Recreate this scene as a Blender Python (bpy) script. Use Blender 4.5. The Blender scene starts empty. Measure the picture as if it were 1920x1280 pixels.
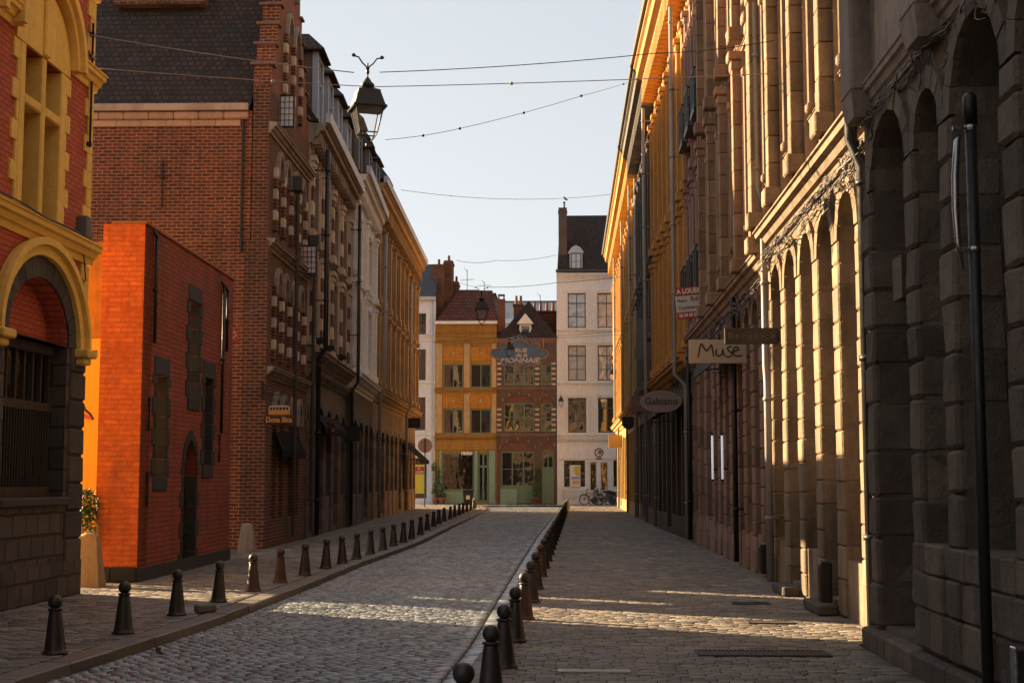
import bpy, math, random
import numpy as np
from mathutils import Vector, Matrix
random.seed(7); np.random.seed(7)
scene = bpy.context.scene
COL = scene.collection
# ------------------------------------------------------------------ camera
HEYE = 1.65; FPX = 2667.0; PIT = math.radians(5.568); YAW = math.radians(2.244)
cam_d = bpy.data.cameras.new("camera"); cam = bpy.data.objects.new("camera", cam_d); COL.objects.link(cam)
cam.location = (0, 0, HEYE); cam.rotation_euler = (math.pi/2 + PIT, 0, YAW)
cam_d.lens = 50.0; cam_d.sensor_width = 36.0; cam_d.clip_start = 0.1; cam_d.clip_end = 3000
scene.camera = cam
# ------------------------------------------------------------------ sky, sun, exposure
SUN_EL = math.radians(18.5)
SUN_H = Vector((-0.866, 0.50, 0)).normalized()          # horizontal direction towards the sun
world = bpy.data.worlds.new("World"); scene.world = world; world.use_nodes = True
wn = world.node_tree; bg = wn.nodes["Background"]
sky = wn.nodes.new("ShaderNodeTexSky"); sky.sky_type = 'NISHITA'; sky.sun_disc = False
sky.sun_elevation = SUN_EL; sky.sun_rotation = math.atan2(SUN_H.x, SUN_H.y)
sky.air_density = 1.0; sky.dust_density = 0.6; sky.ozone_density = 1.0
hsv = wn.nodes.new("ShaderNodeHueSaturation"); hsv.inputs['Saturation'].default_value = 0.5
gam = wn.nodes.new("ShaderNodeGamma"); gam.inputs['Gamma'].default_value = 0.42     # evens out the horizon glow
wn.links.new(sky.outputs[0], hsv.inputs['Color']); wn.links.new(hsv.outputs[0], gam.inputs['Color']); wn.links.new(gam.outputs[0], bg.inputs['Color'])
bg.inputs['Strength'].default_value = 0.103
sd = bpy.data.lights.new("sun", 'SUN'); sun = bpy.data.objects.new("sun", sd); COL.objects.link(sun)
sd.energy = 5.0; sd.angle = math.radians(0.5); sd.color = (1.0, 0.74, 0.44)
dirv = Vector((-SUN_H.x*math.cos(SUN_EL), -SUN_H.y*math.cos(SUN_EL), -math.sin(SUN_EL)))
sun.rotation_euler = dirv.to_track_quat('-Z', 'Y').to_euler(); sun.location = (-30, 30, 30)
vs = scene.view_settings
vs.view_transform = 'Standard'; vs.look = 'None'; vs.gamma = 1.0; vs.use_curve_mapping = False; vs.exposure = 2.08
scene.cycles.max_bounces = 8; scene.cycles.diffuse_bounces = 5; scene.cycles.glossy_bounces = 3
scene.cycles.transmission_bounces = 4; scene.cycles.sample_clamp_indirect = 6.0
scene.cycles.use_denoising = True

# ------------------------------------------------------------------ measuring helpers: photo pixel -> point at a known place
def ray(px, py):
    a = (px-960)/FPX; b = (640-py)/FPX
    x = a; y = math.cos(PIT)-b*math.sin(PIT); z = math.sin(PIT)+b*math.cos(PIT)
    return Vector((x*math.cos(YAW)-y*math.sin(YAW), x*math.sin(YAW)+y*math.cos(YAW), z))
def onY(px, py, Y):
    d = ray(px, py); t = Y/d.y; return (d.x*t, HEYE+d.z*t)
def onX(px, py, X):
    d = ray(px, py); t = X/d.x; return (d.y*t, HEYE+d.z*t)
def lerp_line(pts, y):
    if y <= pts[0][1]: return pts[0][0]
    for (a, ya), (b, yb) in zip(pts, pts[1:]):
        if y <= yb: return a+(b-a)*(y-ya)/(yb-ya)
    return pts[-1][0]

# ------------------------------------------------------------------ mesh builder
class MB:
    def __init__(s): s.v = []; s.f = []; s.m = []
    def face(s, pts, mi=0):
        n = len(s.v); s.v.extend([tuple(p) for p in pts]); s.f.append(tuple(range(n, n+len(pts)))); s.m.append(mi)
    def _convex(s, vs, fs, mi=0):
        c = Vector((0, 0, 0))
        for p in vs: c += Vector(p)
        c /= len(vs); n = len(s.v); s.v.extend([tuple(p) for p in vs])
        for f in fs:
            P = [Vector(vs[i]) for i in f]; nn = (P[1]-P[0]).cross(P[2]-P[0]); fc = sum(P, Vector((0, 0, 0)))/len(P)
            if nn.dot(fc-c) < 0: f = f[::-1]
            s.f.append(tuple(n+i for i in f)); s.m.append(mi)
    def box(s, x0, x1, y0, y1, z0, z1, mi=0):
        vs = [(x, y, z) for x in (x0, x1) for y in (y0, y1) for z in (z0, z1)]
        s._convex(vs, [(0, 1, 3, 2), (4, 6, 7, 5), (0, 4, 5, 1), (2, 3, 7, 6), (0, 2, 6, 4), (1, 5, 7, 3)], mi)
    def hexa(s, vs, mi=0):   # 8 corners in the order x,y,z bits
        s._convex(vs, [(0, 1, 3, 2), (4, 6, 7, 5), (0, 4, 5, 1), (2, 3, 7, 6), (0, 2, 6, 4), (1, 5, 7, 3)], mi)
    def cbox(s, x0, x1, y0, y1, z0, z1, c=0.012, jit=0.0, mi=0):
        lo = [min(x0, x1), min(y0, y1), min(z0, z1)]; hi = [max(x0, x1), max(y0, y1), max(z0, z1)]
        c = min([c]+[(hi[i]-lo[i])*0.3 for i in range(3)])
        vs = []; idx = {}
        J = {}
        for sx in (0, 1):
            for sy in (0, 1):
                for sz in (0, 1):
                    sg = (sx, sy, sz); J[sg] = [random.uniform(-jit, jit) for _ in range(3)]
                    for a in range(3):
                        p = []
                        for k in range(3):
                            e = hi[k] if sg[k] else lo[k]
                            if k != a: e += (-c if sg[k] else c)
                            p.append(e+J[sg][k])
                        idx[(sg, a)] = len(vs); vs.append(tuple(p))
        fs = []
        for a in range(3):
            b, d = [(1, 2), (0, 2), (0, 1)][a]
            for sa in (0, 1):
                q = []
                for sb, sd_ in ((0, 0), (1, 0), (1, 1), (0, 1)):
                    g = [0, 0, 0]; g[a] = sa; g[b] = sb; g[d] = sd_; q.append(idx[(tuple(g), a)])
                fs.append(tuple(q))
            for sb in (0, 1):          # edges running along a, between faces b and d
                for sd_ in (0, 1):
                    g0 = [0, 0, 0]; g0[b] = sb; g0[d] = sd_; g1 = list(g0); g1[a] = 1
                    fs.append((idx[(tuple(g0), b)], idx[(tuple(g1), b)], idx[(tuple(g1), d)], idx[(tuple(g0), d)]))
        for sg in J: fs.append(tuple(idx[(sg, a)] for a in range(3)))
        s._convex(vs, fs, mi)
    def extrude(s, prof, u0, u1, mi=0, cap=True):
        """profile [(y,z)...] closed, swept along x from u0 to u1"""
        n = len(s.v); k = len(prof)
        A = sum(prof[i][0]*prof[(i+1) % k][1]-prof[(i+1) % k][0]*prof[i][1] for i in range(k))
        if A < 0: prof = prof[::-1]
        for u in (u0, u1):
            for (y, z) in prof: s.v.append((u, y, z))
        for i in range(k):
            j = (i+1) % k
            f = (n+i, n+k+i, n+k+j, n+j) if u1 < u0 else (n+i, n+j, n+k+j, n+k+i)
            s.f.append(f[::-1]); s.m.append(mi)
        if cap:
            a = tuple(n+i for i in range(k)); b = tuple(n+k+i for i in range(k))
            s.f.append(a[::-1]); s.m.append(mi); s.f.append(b); s.m.append(mi)
    def prism(s, poly, y0, y1, mi=0):
        """polygon [(x,z)...] extruded in y"""
        n = len(s.v); k = len(poly)
        A = sum(poly[i][0]*poly[(i+1) % k][1]-poly[(i+1) % k][0]*poly[i][1] for i in range(k))
        if A < 0: poly = poly[::-1]
        if y0 > y1: y0, y1 = y1, y0
        for y in (y0, y1):
            for (x, z) in poly: s.v.append((x, y, z))
        s.f.append(tuple(n+i for i in range(k))); s.m.append(mi)
        s.f.append(tuple(n+k+i for i in range(k))[::-1]); s.m.append(mi)
        for i in range(k):
            j = (i+1) % k; s.f.append((n+i, n+k+i, n+k+j, n+j)); s.m.append(mi)
    def tube(s, pts, r, seg=8, mi=0, cap=True):
        pts = [Vector(p) for p in pts]; n0 = len(s.v); m = len(pts)
        rs = r if isinstance(r, (list, tuple)) else [r]*m
        up = None
        for i, p in enumerate(pts):
            t = (pts[min(i+1, m-1)]-pts[max(i-1, 0)]).normalized()
            if up is None:
                up = Vector((0, 0, 1)) if abs(t.z) < 0.9 else Vector((1, 0, 0))
            a = t.cross(up)
            if a.length < 1e-4: a = t.cross(Vector((1, 0.3, 0)))
            a.normalize(); b = a.cross(t).normalized(); up = b
            for k in range(seg):
                an = 2*math.pi*k/seg
                s.v.append(tuple(p+(a*math.cos(an)+b*math.sin(an))*rs[i]))
        for i in range(m-1):
            for k in range(seg):
                k2 = (k+1) % seg
                s.f.append((n0+i*seg+k, n0+(i+1)*seg+k, n0+(i+1)*seg+k2, n0+i*seg+k2)); s.m.append(mi)
        if cap:
            s.f.append(tuple(n0+k for k in range(seg))); s.m.append(mi)
            s.f.append(tuple(n0+(m-1)*seg+k for k in range(seg))[::-1]); s.m.append(mi)
    def lathe(s, prof, seg=16, c=(0, 0, 0), mi=0, rot=0, squash=1.0):
        """profile [(r,z)] from bottom to top round z"""
        n0 = len(s.v)
        for (r, z) in prof:
            for k in range(seg):
                an = 2*math.pi*k/seg+rot
                s.v.append((c[0]+r*math.cos(an), c[1]+r*math.sin(an)*squash, c[2]+z))
        for i in range(len(prof)-1):
            for k in range(seg):
                k2 = (k+1) % seg
                s.f.append((n0+i*seg+k, n0+i*seg+k2, n0+(i+1)*seg+k2, n0+(i+1)*seg+k)); s.m.append(mi)
        s.f.append(tuple(n0+k for k in range(seg))[::-1]); s.m.append(mi)
        s.f.append(tuple(n0+(len(prof)-1)*seg+k for k in range(seg))); s.m.append(mi)
    def blob(s, c, r, seg=6, rings=4, jit=0.2, mi=0):
        n0 = len(s.v); rx, ry, rz = r
        for i in range(1, rings):
            th = math.pi*i/rings
            for k in range(seg):
                an = 2*math.pi*k/seg; q = 1+random.uniform(-jit, jit)
                s.v.append((c[0]+rx*q*math.sin(th)*math.cos(an), c[1]+ry*q*math.sin(th)*math.sin(an), c[2]-rz*q*math.cos(th)))
        b = len(s.v); s.v.append((c[0], c[1], c[2]-rz)); s.v.append((c[0], c[1], c[2]+rz))
        for i in range(rings-2):
            for k in range(seg):
                k2 = (k+1) % seg
                s.f.append((n0+i*seg+k, n0+i*seg+k2, n0+(i+1)*seg+k2, n0+(i+1)*seg+k)); s.m.append(mi)
        for k in range(seg):
            k2 = (k+1) % seg
            s.f.append((b, n0+k2, n0+k)); s.m.append(mi)
            o = n0+(rings-2)*seg; s.f.append((b+1, o+k, o+k2)); s.m.append(mi)
    def mesh(s, name, mats, smooth=False):
        me = bpy.data.meshes.new(name); me.from_pydata(s.v, [], s.f)
        if not isinstance(mats, (list, tuple)): mats = [mats]
        for m in mats: me.materials.append(m)
        if len(mats) > 1: me.polygons.foreach_set('material_index', s.m)
        if smooth:
            me.polygons.foreach_set('use_smooth', [True]*len(me.polygons))
        me.update(); return me
    def build(s, name, mats, parent=None, smooth=False, kind=None, label=None):
        if not s.v: return None
        o = bpy.data.objects.new(name, s.mesh(name, mats, smooth)); COL.objects.link(o)
        if parent is not None: o.parent = parent
        if kind: o['kind'] = kind
        if label: o['label'] = label
        return o

def tag(o, label=None, cat=None, group=None):
    if label: o['label'] = label
    if cat: o['category'] = cat
    if group: o['group'] = group
    return o
def thing(name, label, cat, loc=(0, 0, 0), rz=0.0, group=None):
    o = bpy.data.objects.new(name, None); COL.objects.link(o); o.location = loc; o.rotation_euler = (0, 0, rz)
    o.empty_display_size = 0.2
    return tag(o, label, cat, group)
def kids(o): return [c for c in ALLKIDS.get(o.name, [])]
def copy_tree(o, parent=None):
    c = o.copy(); COL.objects.link(c)
    if parent is not None: c.parent = parent
    for ch in list(o.children): copy_tree(ch, c)
    return c
def text_mesh(body, size, mat, name='lettering', ext=0.003, shear=0.0, sx=1.0, bold=0.0, space=1.0):
    cu = bpy.data.curves.new(name, 'FONT'); cu.body = body; cu.size = size; cu.extrude = ext; cu.align_x = 'CENTER'; cu.align_y = 'CENTER'
    cu.shear = shear; cu.offset = bold; cu.space_character = space; cu.resolution_u = 3
    t = bpy.data.objects.new('tmp', cu); COL.objects.link(t)
    dg = bpy.context.evaluated_depsgraph_get(); me = bpy.data.meshes.new_from_object(t.evaluated_get(dg))
    bpy.data.objects.remove(t); bpy.data.curves.remove(cu)
    me.transform(Matrix.Rotation(math.pi/2, 4, 'X') @ Matrix.Diagonal((sx, 1, 1, 1)))
    me.materials.clear(); me.materials.append(mat); me.name = name
    return me
def lettering(parent, body, size, mat, loc, **k):
    """upright text reading from -y"""
    me = text_mesh(body, size, mat, **k); o = bpy.data.objects.new('lettering', me); COL.objects.link(o)
    o.parent = parent; o.location = loc; return o

# ------------------------------------------------------------------ materials
def newmat(name):
    m = bpy.data.materials.new(name); m.use_nodes = True; nt = m.node_tree
    return m, nt, nt.nodes['Principled BSDF']
def N(nt, t, **k):
    n = nt.nodes.new(t)
    for a, b in k.items(): setattr(n, a, b)
    return n
def mixc(nt, fac, a, b, mode='MIX'):
    n = N(nt, 'ShaderNodeMix', data_type='RGBA', blend_type=mode)
    for key, val in (('Factor', fac), ('A', a), ('B', b)):
        s = [i for i in n.inputs if i.name == key and (i.type == 'RGBA' if key != 'Factor' else i.type == 'VALUE')][0]
        if hasattr(val, 'is_linked'): nt.links.new(val, s)
        elif key == 'Factor': s.default_value = val
        else: s.default_value = (*val[:3], 1)
    return [o for o in n.outputs if o.type == 'RGBA'][0]
def noise(nt, vec, scale, detail=4, rough=0.6):
    n = N(nt, 'ShaderNodeTexNoise'); n.inputs['Scale'].default_value = scale; n.inputs['Detail'].default_value = detail
    n.inputs['Roughness'].default_value = rough; nt.links.new(vec, n.inputs['Vector']); return n.outputs['Fac']
def ramp(nt, fac, a, b, va=0.0, vb=1.0):
    n = N(nt, 'ShaderNodeMapRange'); nt.links.new(fac, n.inputs['Value'])
    n.inputs['From Min'].default_value = a; n.inputs['From Max'].default_value = b
    n.inputs['To Min'].default_value = va; n.inputs['To Max'].default_value = vb; return n.outputs[0]
def mth(nt, op, a, b=None):
    n = N(nt, 'ShaderNodeMath', operation=op)
    for i, v in enumerate((a, b)):
        if v is None: continue
        if hasattr(v, 'is_linked'): nt.links.new(v, n.inputs[i])
        else: n.inputs[i].default_value = v
    return n.outputs[0]
def bumpn(nt, h, strength, dist, prev=None):
    n = N(nt, 'ShaderNodeBump'); n.inputs['Strength'].default_value = strength; n.inputs['Distance'].default_value = dist
    nt.links.new(h, n.inputs['Height'])
    if prev is not None: nt.links.new(prev, n.inputs['Normal'])
    return n.outputs[0]
def objvec(nt): return N(nt, 'ShaderNodeTexCoord').outputs['Object']
def wallvec(nt):
    tc = N(nt, 'ShaderNodeTexCoord'); sp = N(nt, 'ShaderNodeSeparateXYZ'); nt.links.new(tc.outputs['Object'], sp.inputs[0])
    sn = N(nt, 'ShaderNodeSeparateXYZ'); nt.links.new(tc.outputs['Normal'], sn.inputs[0])
    f = mth(nt, 'GREATER_THAN', mth(nt, 'ABSOLUTE', sn.outputs[1]), mth(nt, 'ABSOLUTE', sn.outputs[0]))
    u = mth(nt, 'ADD', mth(nt, 'MULTIPLY', sp.outputs[0], f), mth(nt, 'MULTIPLY', sp.outputs[1], mth(nt, 'SUBTRACT', 1.0, f)))
    cb = N(nt, 'ShaderNodeCombineXYZ'); nt.links.new(u, cb.inputs[0]); nt.links.new(sp.outputs[2], cb.inputs[1]); return cb.outputs[0]
def hsvar(nt, col, fac, lo, hi):
    """scale brightness by fac mapped to lo..hi"""
    v = ramp(nt, fac, 0, 1, lo, hi); n = N(nt, 'ShaderNodeHueSaturation')
    nt.links.new(col, n.inputs['Color']); nt.links.new(v, n.inputs['Value']); return n.outputs[0]
def dirt(nt, col, vec, amount=0.45, dark=(0.04, 0.03, 0.022), scale=0.5):
    """weather stains: broad clouds and vertical streaks"""
    mp = N(nt, 'ShaderNodeMapping'); mp.inputs['Scale'].default_value = (3.0, 3.0, 0.35); nt.links.new(vec, mp.inputs[0])
    st = noise(nt, mp.outputs[0], 1.3, 5, 0.65); cl = noise(nt, vec, scale, 5, 0.7)
    f = ramp(nt, mth(nt, 'MULTIPLY', st, cl), 0.22, 0.42, 0, amount)
    return mixc(nt, f, col, dark)
def brickmat(name, c1, c2, mortar, bw=0.22, bh=0.07, ms=0.012, bump=0.5, rough=0.9, stain=0.4, var=0.6, dist=0.01, off=0.5):
    m, nt, b = newmat(name); wv = wallvec(nt); ov = objvec(nt)
    # wobble the courses a little
    nz = noise(nt, wv, 2.5, 2); 
    ds = N(nt, 'ShaderNodeVectorMath', operation='ADD'); nt.links.new(wv, ds.inputs[0])
    sc = N(nt, 'ShaderNodeCombineXYZ'); w = ramp(nt, nz, 0, 1, -min(bh*0.25, 0.025), min(bh*0.25, 0.025)); nt.links.new(w, sc.inputs[0]); nt.links.new(w, sc.inputs[1]); nt.links.new(sc.outputs[0], ds.inputs[1])
    br = N(nt, 'ShaderNodeTexBrick'); nt.links.new(ds.outputs[0], br.inputs['Vector'])
    br.inputs['Color1'].default_value = (*c1, 1); br.inputs['Color2'].default_value = (*c2, 1); br.inputs['Mortar'].default_value = (*mortar, 1)
    br.inputs['Scale'].default_value = 1.0; br.inputs['Brick Width'].default_value = bw; br.inputs['Row Height'].default_value = bh
    br.inputs['Mortar Size'].default_value = ms; br.inputs['Mortar Smooth'].default_value = 0.3; br.offset = off
    col = hsvar(nt, br.outputs['Color'], noise(nt, ov, 9, 5, 0.7), 1-var*0.6, 1+var*0.6)
    col = hsvar(nt, col, noise(nt, ov, 0.7, 4), 0.65, 1.35)
    col = dirt(nt, col, ov, stain)
    nt.links.new(col, b.inputs['Base Color']); b.inputs['Roughness'].default_value = rough
    inv = mth(nt, 'SUBTRACT', 1.0, br.outputs['Fac'])
    bn = bumpn(nt, inv, bump, dist); bn = bumpn(nt, noise(nt, ov, 30, 4), 0.35, 0.01, bn)
    nt.links.new(bn, b.inputs['Normal']); return m
def stonemat(name, c, c2=None, rough=0.9, stain=0.5, bump=0.5, island=0.3, dark=(0.035, 0.028, 0.022), fine=18, dist=0.02):
    m, nt, b = newmat(name); ov = objvec(nt); c2 = c2 or tuple(x*0.6 for x in c)
    col = mixc(nt, noise(nt, ov, 1.7, 6, 0.7), c2, c)
    isl = N(nt, 'ShaderNodeNewGeometry').outputs['Random Per Island']
    col = hsvar(nt, col, isl, 1-island, 1+island)
    col = hsvar(nt, col, noise(nt, ov, fine, 5, 0.75), 0.7, 1.3)
    col = dirt(nt, col, ov, stain, dark)
    nt.links.new(col, b.inputs['Base Color']); b.inputs['Roughness'].default_value = rough
    bn = bumpn(nt, noise(nt, ov, 5, 4), bump, dist*2); bn = bumpn(nt, noise(nt, ov, 40, 5, 0.7), bump, dist*0.4, bn)
    nt.links.new(bn, b.inputs['Normal']); return m
def plainmat(name, c, rough=0.5, metal=0.0, var=0.25, scale=6, bump=0.1, spec=0.5, stain=0.15):
    m, nt, b = newmat(name); ov = objvec(nt)
    col = mixc(nt, noise(nt, ov, scale, 5, 0.65), tuple(x*(1-var) for x in c), tuple(min(1, x*(1+var)) for x in c))
    if stain > 0: col = dirt(nt, col, ov, stain, scale=1.5)
    nt.links.new(col, b.inputs['Base Color']); b.inputs['Metallic'].default_value = metal
    nt.links.new(ramp(nt, noise(nt, ov, 14, 4), 0.3, 0.7, max(0.05, rough-0.12), min(1, rough+0.12)), b.inputs['Roughness'])
    b.inputs['Specular IOR Level'].default_value = spec
    if bump: nt.links.new(bumpn(nt, noise(nt, ov, 25, 4), bump, 0.01), b.inputs['Normal'])
    return m
def glassmat(name, c=(0.012, 0.012, 0.013), wave=0.25, sc=2.2, rough=0.03):
    m, nt, b = newmat(name); ov = N(nt, 'ShaderNodeTexCoord').outputs['Object']
    nt.links.new(mixc(nt, noise(nt, ov, 1.1, 3), c, tuple(x*2.5+0.004 for x in c)), b.inputs['Base Color'])
    b.inputs['Roughness'].default_value = rough; b.inputs['Specular IOR Level'].default_value = 0.9; b.inputs['IOR'].default_value = 1.6
    b.inputs['Coat Weight'].default_value = 0.6; b.inputs['Coat Roughness'].default_value = 0.02
    bn = bumpn(nt, noise(nt, ov, sc, 2, 0.4), wave, 0.12); nt.links.new(bn, b.inputs['Normal']); nt.links.new(bn, b.inputs['Coat Normal']); return m

M = {}
M['brick_old'] = brickmat('brick_old', (0.20, 0.048, 0.024), (0.085, 0.024, 0.014), (0.36, 0.17, 0.08), 0.235, 0.085, 0.015, 0.8, stain=0.6, var=1.1)
M['brick_dark'] = brickmat('brick_dark', (0.13, 0.038, 0.02), (0.05, 0.018, 0.012), (0.24, 0.13, 0.07), 0.235, 0.085, 0.015, 0.6, stain=0.7)
M['brick_painted_red'] = brickmat('brick_painted_red', (0.50, 0.115, 0.050), (0.42, 0.085, 0.040), (0.30, 0.05, 0.025), 0.22, 0.075, 0.010, 0.8, stain=0.2, var=0.3)
M['brick_brown'] = brickmat('brick_brown', (0.13, 0.07, 0.048), (0.09, 0.048, 0.036), (0.17, 0.11, 0.08), 0.22, 0.07, 0.012, 0.4, stain=0.4)
M['brick_red'] = brickmat('brick_red', (0.19, 0.065, 0.042), (0.13, 0.048, 0.034), (0.2, 0.1, 0.06), 0.22, 0.07, 0.012, 0.4, stain=0.5)
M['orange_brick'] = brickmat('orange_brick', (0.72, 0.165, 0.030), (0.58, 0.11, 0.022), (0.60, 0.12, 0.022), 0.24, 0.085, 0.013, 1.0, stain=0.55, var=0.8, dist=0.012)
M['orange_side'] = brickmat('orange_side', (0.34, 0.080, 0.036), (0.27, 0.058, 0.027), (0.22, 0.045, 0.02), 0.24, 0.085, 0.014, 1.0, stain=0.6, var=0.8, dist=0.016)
M['charcoal_stone'] = stonemat('charcoal_stone', (0.045, 0.045, 0.042), (0.025, 0.024, 0.022), stain=0.3, bump=0.5)
M['yellow_wall'] = plainmat('yellow_wall', (0.90, 0.46, 0.03), 0.8, var=0.15, scale=1.5, stain=0.25)
M['ochre_wall'] = plainmat('ochre_wall', (0.50, 0.20, 0.02), 0.85, var=0.4, scale=2.0, stain=0.6)
M['yellow_stone'] = stonemat('yellow_stone', (0.85, 0.56, 0.14), (0.70, 0.42, 0.08), stain=0.12, bump=0.15, island=0.06, fine=8)
M['ochre_paint'] = stonemat('ochre_paint', (0.60, 0.35, 0.09), (0.44, 0.23, 0.05), stain=0.3, bump=0.2, island=0.08, fine=8)
M['dark_stone'] = stonemat('dark_stone', (0.085, 0.07, 0.058), (0.04, 0.033, 0.027), stain=0.5, bump=0.8, island=0.35)
M['dark_block'] = brickmat('dark_block', (0.085, 0.07, 0.058), (0.05, 0.04, 0.034), (0.025, 0.02, 0.016), 0.44, 0.30, 0.02, 0.9, stain=0.5, var=0.7, dist=0.03)
M['grey_stone'] = stonemat('grey_stone', (0.42, 0.35, 0.275), (0.20, 0.16, 0.125), stain=0.65, bump=0.5, island=0.22)
M['soot_stone'] = stonemat('soot_stone', (0.18, 0.15, 0.122), (0.08, 0.065, 0.052), stain=0.6, bump=0.5, island=0.25)
M['gold_stone'] = stonemat('gold_stone', (0.37, 0.26, 0.16), (0.15, 0.10, 0.062), stain=0.7, bump=0.6, island=0.22)
M['pink_stone'] = stonemat('pink_stone', (0.30, 0.19, 0.14), (0.19, 0.115, 0.085), stain=0.5, bump=0.5, island=0.3)
M['near_stone'] = stonemat('near_stone', (0.20, 0.15, 0.108), (0.05, 0.038, 0.029), stain=0.5, bump=0.7, island=0.35, fine=14, dist=0.03)
M['cream_stone'] = stonemat('cream_stone', (0.64, 0.54, 0.42), (0.50, 0.39, 0.28), stain=0.35, bump=0.3, island=0.15)
M['white_paint'] = stonemat('white_paint', (0.84, 0.81, 0.76), (0.76, 0.72, 0.66), stain=0.22, bump=0.12, island=0.05, fine=5, dark=(0.2, 0.17, 0.14))
M['blue_white'] = stonemat('blue_white', (0.74, 0.78, 0.82), (0.66, 0.70, 0.74), stain=0.2, bump=0.1, island=0.04, fine=5, dark=(0.2, 0.19, 0.18))
M['far_ochre'] = stonemat('far_ochre', (0.44, 0.235, 0.045), (0.29, 0.14, 0.028), stain=0.4, bump=0.3, island=0.1, fine=6)
M['orange_paint'] = stonemat('orange_paint', (0.58, 0.30, 0.075), (0.40, 0.19, 0.045), stain=0.25, bump=0.2, island=0.08, fine=6)
M['mid_stone'] = stonemat('mid_stone', (0.42, 0.36, 0.29), (0.20, 0.165, 0.13), stain=0.6, bump=0.5, island=0.25)
M['brown_stone'] = stonemat('brown_stone', (0.38, 0.25, 0.155), (0.20, 0.125, 0.075), stain=0.6, bump=0.5, island=0.2)
M['mauve_stone'] = stonemat('mauve_stone', (0.34, 0.22, 0.17), (0.24, 0.15, 0.12), stain=0.35, bump=0.3, island=0.12)
M['tile_dark'] = brickmat('tile_dark', (0.065, 0.033, 0.021), (0.028, 0.016, 0.011), (0.012, 0.009, 0.008), 0.17, 0.16, 0.022, 1.0, stain=0.5, var=0.9, dist=0.03)
M['tile_red'] = brickmat('tile_red', (0.17, 0.045, 0.025), (0.10, 0.03, 0.018), (0.035, 0.015, 0.01), 0.24, 0.26, 0.03, 1.0, stain=0.5, var=0.8, dist=0.04)
M['slate'] = plainmat('slate', (0.045, 0.045, 0.05), 0.6, var=0.4)
M['zinc'] = plainmat('zinc', (0.50, 0.51, 0.52), 0.5, metal=0.0, var=0.2, stain=0.3)  # zinc grey lightened and non-metal, holding the sky a gutter would reflect
M['dark_zinc'] = plainmat('dark_zinc', (0.06, 0.055, 0.05), 0.55, metal=0.2, var=0.3)
M['grey_pipe'] = plainmat('grey_pipe', (0.30, 0.27, 0.24), 0.45, var=0.25, stain=0.3)
M['iron'] = plainmat('iron', (0.018, 0.017, 0.016), 0.42, metal=0.3, var=0.4, bump=0.15)
M['bollard_iron'] = plainmat('bollard_iron', (0.028, 0.022, 0.019), 0.45, metal=0.0, var=0.3, scale=9, bump=0.12)
M['bollard_rust'] = plainmat('bollard_rust', (0.065, 0.028, 0.018), 0.5, metal=0.0, var=0.3, scale=9, bump=0.12)
M['dark_wood'] = plainmat('dark_wood', (0.045, 0.03, 0.022), 0.6, var=0.5)
M['black_paint'] = plainmat('black_paint', (0.014, 0.012, 0.011), 0.4, var=0.4)
M['green_paint'] = plainmat('green_paint', (0.14, 0.21, 0.13), 0.5, var=0.12)
M['green_pale'] = plainmat('green_pale', (0.22, 0.34, 0.23), 0.5, var=0.12)
M['blue_frame'] = plainmat('blue_frame', (0.30, 0.35, 0.42), 0.5, var=0.12)
M['grey_frame'] = plainmat('grey_frame', (0.10, 0.105, 0.11), 0.5, var=0.2)
M['white_frame'] = plainmat('white_frame', (0.62, 0.6, 0.56), 0.5, var=0.1)
M['brown_frame'] = plainmat('brown_frame', (0.07, 0.045, 0.03), 0.5, var=0.3)
M['glass'] = glassmat('glass'); M['glass_wavy'] = glassmat('glass_wavy', wave=0.10, sc=0.8)
M['glass_dark'] = glassmat('glass_dark', (0.004, 0.004, 0.004), wave=0.15, rough=0.08)
M['curtain'] = glassmat('curtain', (0.22, 0.23, 0.24), wave=0.15)
M['interior'] = plainmat('interior', (0.02, 0.017, 0.015), 0.9)
M['chrome'] = plainmat('chrome', (0.32, 0.32, 0.33), 0.22, metal=0.9, var=0.1, stain=0)
M['white_plastic'] = plainmat('white_plastic', (0.7, 0.69, 0.67), 0.4, var=0.05)
M['black'] = plainmat('black', (0.012, 0.012, 0.012), 0.5, var=0.2, stain=0)
M['leaf'] = plainmat('leaf', (0.05, 0.10, 0.02), 0.5, var=0.6, scale=9)
M['terracotta'] = plainmat('terracotta', (0.30, 0.12, 0.06), 0.8)
M['wall_terracotta'] = M['terracotta']

# ------------------------------------------------------------------ ground
KERB = [(-4.62, 4), (-4.58, 12), (-4.40, 14.5), (-4.24, 17.4), (-4.2, 23.5), (-4.22, 29.2), (-4.08, 36), (-4.06, 40), (-4.25, 52), (-4.48, 72), (-4.75, 84), (-5.3, 91), (-6.3, 94)]
EDGE = [(-1.0, 4), (-0.9, 12), (-0.82, 15), (-0.80, 25), (-0.72, 45), (-0.48, 70), (-0.22, 94)]      # right edge of the roadway
LW = [(-7.2, 20.8), (-7.1, 23), (-7.15, 30), (-7.35, 34.2), (-7.45, 40.2), (-8.05, 53.5), (-8.5, 62), (-8.95, 84.5)]
RW = [(3.1, 14.7), (3.35, 14.71), (3.38, 36), (3.15, 50), (3.12, 62), (3.12, 92)]
ZR = -0.09                                                    # roadway level
def strip_mesh(name, mat, fl, fr, y0, y1, z, step=1.0):
    mb = MB(); y = y0
    while y < y1-1e-6:
        y2 = min(y+step, y1)
        mb.face([(fl(y), y, z), (fr(y), y, z), (fr(y2), y2, z), (fl(y2), y2, z)]); y = y2
    return mb.build(name, mat, kind='structure')
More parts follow.
